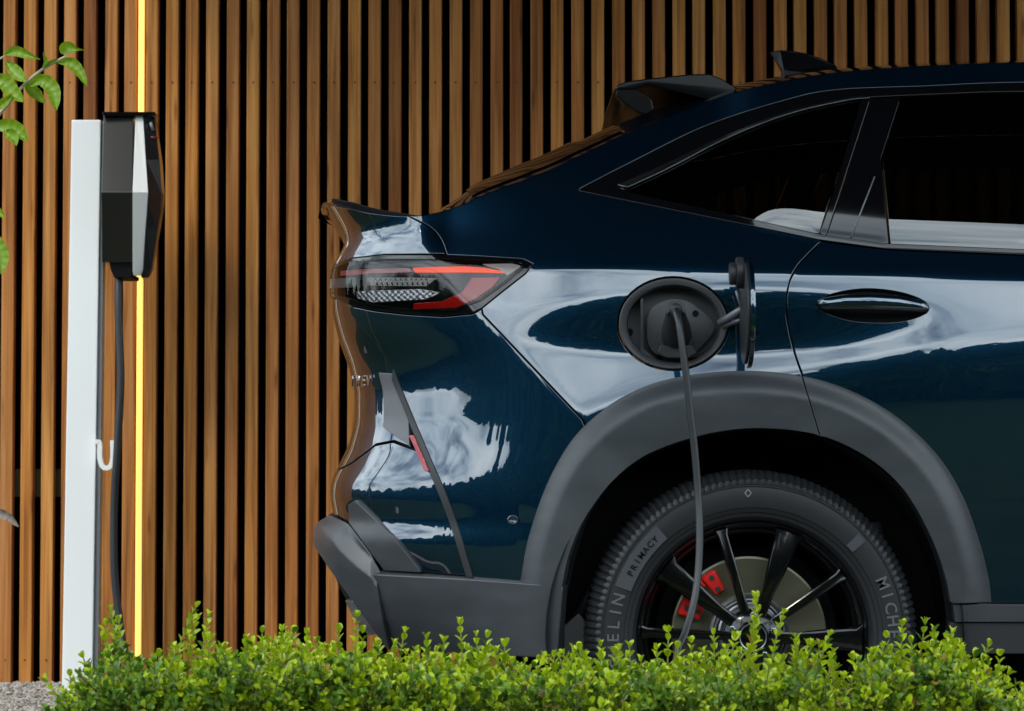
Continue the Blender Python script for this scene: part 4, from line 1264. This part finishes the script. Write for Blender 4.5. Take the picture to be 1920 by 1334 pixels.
def shoot(base, dirv, length, L_, stems, young=True, ls=rng.uniform(.020,.026)):
    dirv = np.array(dirv, float); dirv /= np.linalg.norm(dirv)
    bend = rng.normal(0, .12, 3)
    n = max(3, int(length/.0125))
    side = np.cross(dirv, rng.normal(0,1,3)); side /= np.linalg.norm(side)
    p = np.array(base, float); d = dirv.copy(); pts = [p.copy()]
    for i in range(n):
        d = d + bend*.09; d /= np.linalg.norm(d)
        p = p + d*length/n; pts.append(p.copy())
        sd = side if i % 2 == 0 else np.cross(d, side)
        t = i/n
        sz = ls*(1.0 - .35*t)*rng.uniform(.8,1.15)
        op = .95 - .45*t
        for sg in (-1,1):
            ld = d*(.85+.5*t) + sd*sg*op + rng.normal(0,.13,3)
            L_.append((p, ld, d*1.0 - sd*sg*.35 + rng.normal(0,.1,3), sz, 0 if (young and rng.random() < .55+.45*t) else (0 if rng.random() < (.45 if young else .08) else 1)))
    for k in range(2):
        L_.append((p, d + rng.normal(0,.25,3), side+rng.normal(0,.2,3), ls*.6, 0 if young else 1))
    stems.append(pts)
YH = -1.15
top_px = [(100,1330),(125,1290),(150,1262),(200,1222),(300,1232),(345,1250),(400,1225),(500,1210),(600,1222),(650,1212),(700,1235),(750,1238),(850,1232),(950,1240),(1050,1246),(1150,1248),(1250,1246),(1350,1245),(1450,1232),(1530,1240),(1556,1275),(1572,1330),(1590,1290),(1612,1250),(1700,1225),(1760,1208),(1820,1235),(1860,1262),(1905,1310)]
tx_ = [t[0] for t in top_px]; tv_ = [t[1] for t in top_px]
tips = [(210,1140,-.01),(382,1122,.05),(150,1225,-.02),(490,1182,0),(528,1178,0),(580,1185,0),(660,1152,0),(455,1195,0),(600,1200,0),(757,1180,.01),(862,1166,-.005),(915,1190,.01),(800,1195,0),(715,1205,0),(1032,1228,0),(1085,1215,0),(1132,1206,0),(1250,1180,0),(1185,1210,0),(1438,1116,.025),(1345,1185,0),(1375,1195,0),(1300,1200,0),(1555,1182,.03),(1500,1195,0),(1525,1205,.02),(1600,1230,-.02),(1690,1170,0),(1735,1165,.01),(1660,1190,-.01),(1778,1182,0),(1855,1200,.03),(1900,1268,.04),(320,1212,0),(300,1225,0)]
tips += [(float(u_), float(np.interp(u_, tx_, tv_)-rng.uniform(10,38)), float(rng.normal(0,.008))) for u_ in rng.uniform(330,1880,26)]
bush_def = [((118,345),'box shrub with shade in its leaf colours at the left end of the hedge, near the white post',.55),  # low share of young leaves darkens it to stand for its shade
            ((345,705),'bright box shrub with a tall stray sprig under the car tail',.98),
            ((705,1110),'box shrub in front of the rear bumper cladding',1.0),
            ((1110,1566),'box shrub in front of the rear wheel, one sprig crossing the hub',1.0),
            ((1588,1910),'box shrub at the right end of the hedge beside the sill',1.0)]
tx = np.array([t[0] for t in top_px]); tv = np.array([t[1] for t in top_px])
for (ua, ub), lab, yf in bush_def:
    L_ = []; stems = []
    xc = P((ua+ub)/2, 1334, YH)[0]
    bush = empty('box_shrub', (float(xc), YH, 0), lab, 'shrub', 'box shrubs of the low hedge in front of the car')
    area = (ub-ua)
    nsh = int(area*1.75)
    for i in range(nsh):
        u = rng.uniform(ua, ub); dy = rng.uniform(-.20, .20)
        e_ = min((u-ua), (ub-u))/60.0
        vtop = np.interp(u, tx, tv) + 4 + 13*math.sin(u*.061+ua) + 9*math.sin(u*.143+1.7)
        if min(e_,1) < 1 and (ua > 100 or u > 300) and (ub < 1900 or u < 1800): vtop += 0
        y = YH+dy
        z_top = P(u, vtop, YH)[2] - (dy/.20)**2*.03 + rng.normal(0,.006)
        x = P(u, vtop, YH)[0]
        dep = rng.random()**1.5 * .16
        z = z_top - dep
        ln = rng.uniform(.04,.10)
        lean = np.array([rng.normal(0,.35) + (-.5 if u-ua < 40 and ua < 100 else 0) + (.7 if ub-u < 50 and ub > 1900 else 0), rng.normal(0,.35) + dy*2, 1.0])
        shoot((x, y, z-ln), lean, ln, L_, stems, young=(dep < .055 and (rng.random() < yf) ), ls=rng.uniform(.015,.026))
    # front face, below the top
    for i in range(int(area*0.95)):
        u = rng.uniform(ua, ub); x = P(u, 1334, YH-.2)[0]
        zt_ = P(u, np.interp(u, tx, tv), YH)[2]
        z = rng.uniform(zt_-.24, zt_-.03)
        ln = rng.uniform(.03,.06)
        shoot((x, YH-.19+rng.normal(0,.015), z), (rng.normal(0,.4), -.8+rng.normal(0,.3), .8), ln, L_, stems, young=(rng.random() < .42*yf and z > zt_-.15), ls=rng.uniform(.014,.025))
    for i in range(int(area*.5)):
        u = rng.uniform(ua, ub); x = P(u, 1334, YH)[0]
        shoot((x, YH+rng.uniform(-.18,.18), rng.uniform(.06,.22)), (rng.normal(0,.5), rng.normal(0,.5), 1), .05, L_, stems, young=False)
    for (u, v_, ln_) in tips:
        if ua <= u < ub:
            for (uu, vv, sc_) in ((u, v_, 1.0), (u+rng.uniform(14,30), v_+rng.uniform(22,40), .7), (u-rng.uniform(14,30), v_+rng.uniform(22,44), .7)):
                y = YH + rng.uniform(-.08,.08)
                tip = P(uu, vv+6, y); bt = P(uu, np.interp(uu, tx, tv)+14, y)
                ht = max(.05, tip[2]-bt[2]+.02)
                ln2 = ln_*(1 if sc_ == 1 else .3)
                shoot((tip[0]-ln2*1.2-rng.normal(0,.004), y, tip[2]-ht), (ln2*1.2, 0, ht), ht, L_, stems, True, ls=rng.uniform(.020,.026))
    # main stems
    for i in range(14):
        u = rng.uniform(ua+20, ub-20); x = P(u, 1334, YH)[0]
        b0 = np.array([xc+(x-xc)*.5, YH+rng.uniform(-.06,.06), 0.0]); b1 = np.array([x, YH+rng.uniform(-.12,.12), .30])
        stems.append([b0, (b0+b1)/2+rng.normal(0,.01,3), b1])
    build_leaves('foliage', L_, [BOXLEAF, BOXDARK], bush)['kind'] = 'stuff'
    sm_ = MB()
    for s_ in stems:
        sm_.tube(s_[::2] if len(s_) > 4 else s_, .0012 if len(s_) > 3 else .004, 4, False)
    link('stems', mesh('stems', sm_.v, sm_.f, True), STEM, bush)

# young tree just outside the left edge, its twig reaching into view
YB = 0.35
tree = empty('young_tree', (float(P(-190,1300,YB)[0]), YB, 0), 'young tree outside the left edge whose leafy twig reaches in above the post', 'tree')
txx = float(P(-190,1300,YB)[0])
m_ = MB(); m_.tube([(txx,YB,0),(txx+.01,YB,.5),(txx-.005,YB,1.0),(txx+.01,YB,1.5),(txx,YB+.02,2.1)], [.022,.019,.016,.012,.006], 10)
link('trunk', m_.me('trunk', True), BARK, tree)
tw = [(-185,470),(-120,380),(-40,268),(0,213),(45,160),(80,130),(112,112),(124,106)]
m_ = MB(); twp = crv([tuple(P(u,v_,YB-.0)) for u,v_ in tw], .02); m_.tube(twp, list(np.linspace(.007,.0028,len(twp))), 8)
link('branch', m_.me('branch', True), TWIG, tree)
m_ = MB(); tq = crv([tuple(P(u,v_,YB+.03)) for u,v_ in ((-180,210),(-90,160),(-20,122),(8,106))], .02); m_.tube(tq, list(np.linspace(.005,.0025,len(tq))), 8)
link('branch', m_.me('branch', True), TWIG, tree)
def blade(name, pts_mid, widths, yb, tip_y, parent, bulge=.006, m_=TWIGLEAF):
    """pts_mid: px points along the midrib, widths in px either side"""
    mid_ = np.array(crv(pts_mid, 3)); n = len(mid_)
    t = np.linspace(0,1,n); w_ = np.interp(t, np.linspace(0,1,len(widths)), widths)
    v = []; 
    for i in range(n):
        tn = mid_[min(i+1,n-1)] - mid_[max(i-1,0)]; tn /= np.linalg.norm(tn)+1e-9
        nx = np.array([-tn[1], tn[0]])
        y = yb + (tip_y-yb)*t[i]
        for s in (-1,-.5,0,.5,1):
            q = mid_[i] + nx*w_[i]*s
            v.append(P(q[0], q[1], y - bulge*(abs(s))**1.3*1.2 + .002*math.sin(i*1.7)*abs(s)))
    f = [(i*5+k, i*5+k+1, (i+1)*5+k+1, (i+1)*5+k) for i in range(n-1) for k in range(4)]
    return link(name, mesh(name, v, f, True), m_, parent)
W = [1,9,12,12,9,5,.8]
leaves = [
 ([(8,102),(28,96),(50,103),(76,112)], [2,9,10,9,6,3,.6], 0,-.02),
 ([(12,116),(22,128),(34,140),(50,154)], [2,9,12,13,11,7,.8], .01,-.02),
 ([(-12,148),(6,152),(24,172),(44,190)], [5,12,14,15,13,10,3], -.01,-.03),
 ([(56,160),(76,150),(98,166),(106,208)], [4,10,13,14,13,9,.8], -.01,-.04),
 ([(48,160),(58,168),(70,178),(84,194)], [4,9,11,11,9,6,1], .03,.02),
 ([(118,102),(124,90),(140,92),(158,94)], [5,12,12,10,4,2,.6], 0,-.01),
 ([(108,118),(132,118),(150,136),(163,162)], [1,7,11,11,9,6,.8], -.02,-.05),
 ([(-14,240),(8,236),(32,244),(52,266)], [4,10,14,15,14,9,1], -.03,-.05),
 ([(10,248),(22,254),(28,264),(30,274)], [6,10,12,11,8,5,1], -.05,-.06),
 ([(-8,206),(0,198),(10,190),(22,178)], [3,7,9,9,7,5,2], -.02,-.03),
 ([(-20,390),(-8,396),(2,402),(8,410)], [4,9,10,9,7,4,1], -.02,-.04),
 ([(-18,440),(-6,452),(4,480),(2,515)], [4,10,12,13,12,8,1], -.02,-.04),
 ([(-70,300),(-50,330),(-40,360),(-35,395)], W, -.02,-.04),
 ([(-100,330),(-80,360),(-90,400),(-84,430)], W, .02,.04),
 ([(-60,180),(-80,190),(-90,210),(-100,240)], W, .02,.04),
 ([(-120,240),(-140,280),(-150,300),(-150,330)], W, .02,.04),
 ([(80,128),(86,118),(84,108),(81,98)], [1,3,4,4,3,2,.5], 0,0),
 ([(84,126),(94,116),(104,112),(106,106)], [1,2,3,2,2,1,.5], 0,0)]
for pm_, wd, y0_, y1_ in leaves:
    blade('leaf', pm_, wd, YB+y0_, YB+y1_, tree)
DL = mat('dead_leaf', (0.22,0.18,0.15), .7)
blade('withered_leaf', [(-30,958),(-10,962),(12,968),(35,988)], [5,9,10,9,7,5,1.5], YB-.05, YB-.05, tree, m_=DL)['label'] = 'withered grey brown leaf low on the tree'
m_ = MB(); m_.tube([(txx,YB,1.02),tuple(P(-120,800,YB)),tuple(P(-60,920,YB-.03)),tuple(P(-28,958,YB-.05))], [.006,.004,.003,.002], 6)
link('branch', m_.me('branch', True), TWIG, tree)
m_ = MB(); m_.tube([tuple(P(-150,420,YB)),tuple(P(-60,400,YB-.01)),tuple(P(-25,430,YB-.02)),tuple(P(-16,445,YB-.02))], [.004,.003,.003,.002], 6)
link('branch', m_.me('branch', True), TWIG, tree)

# far trees behind the viewpoint and to the left (they show in the paint)
def far_wood():
    V = []; Fc = []
    cl = []
    for ang in np.arange(150, 392, 3.6):
        a_ = math.radians(ang + rng.uniform(-1.5,1.5)); d = rng.uniform(24, 31)
        tall = math.exp(-((ang-270)/38.0)**2)
        cl.append((math.cos(a_)*d, math.sin(a_)*d, rng.uniform(1.8, 3.4)+tall*rng.uniform(5.0,7.0), rng.uniform(1.6,2.6)))
    for ang in np.arange(150, 392, 2.6):
        a_ = math.radians(ang); d = rng.uniform(22, 24)
        cl.append((math.cos(a_)*d, math.sin(a_)*d, 1.7, 1.35))
    for ang in np.arange(168, 232, 4.0):
        a_ = math.radians(ang+rng.uniform(-1,1)); d = rng.uniform(9.5, 13)
        cl.append((math.cos(a_)*d, math.sin(a_)*d, rng.uniform(.9, 2.3), rng.uniform(.6,1.0)))
    for cx0, cy0, h, r_ in cl:
        n_ = 1500
        q = rng.normal(0,1,(n_,3)); q /= np.linalg.norm(q,axis=1,keepdims=True)
        q *= (rng.random(n_)**.4)[:,None]
        top = 1 - .45*np.clip(q[:,2],0,1)
        px_ = cx0 + q[:,0]*r_*top; py_ = cy0 + q[:,1]*r_*top; pz_ = h*.5 + q[:,2]*h*.52
        for x_, y_, z_ in zip(px_, py_, pz_):
            if z_ < 0: z_ = -z_
            s_ = rng.uniform(.25,.5) if r_ > 1.1 else rng.uniform(.08,.16); e1 = rng.normal(0,1,3); e1 /= np.linalg.norm(e1); e2 = np.cross(e1, rng.normal(0,1,3)); e2 /= np.linalg.norm(e2)+1e-9
            c0_ = np.array([x_,y_,z_]); k = len(V)
            V += [tuple(c0_-e1*s_), tuple(c0_+e2*s_*.6), tuple(c0_+e1*s_), tuple(c0_-e2*s_*.6)]
            Fc.append((k,k+1,k+2,k+3))
    return mesh('wood', V, Fc)
wo = link('far_wood', far_wood(), WOODLEAF)
tag(wo, 'belt of dark green trees round the lawn behind the viewpoint', 'trees', kind='stuff')
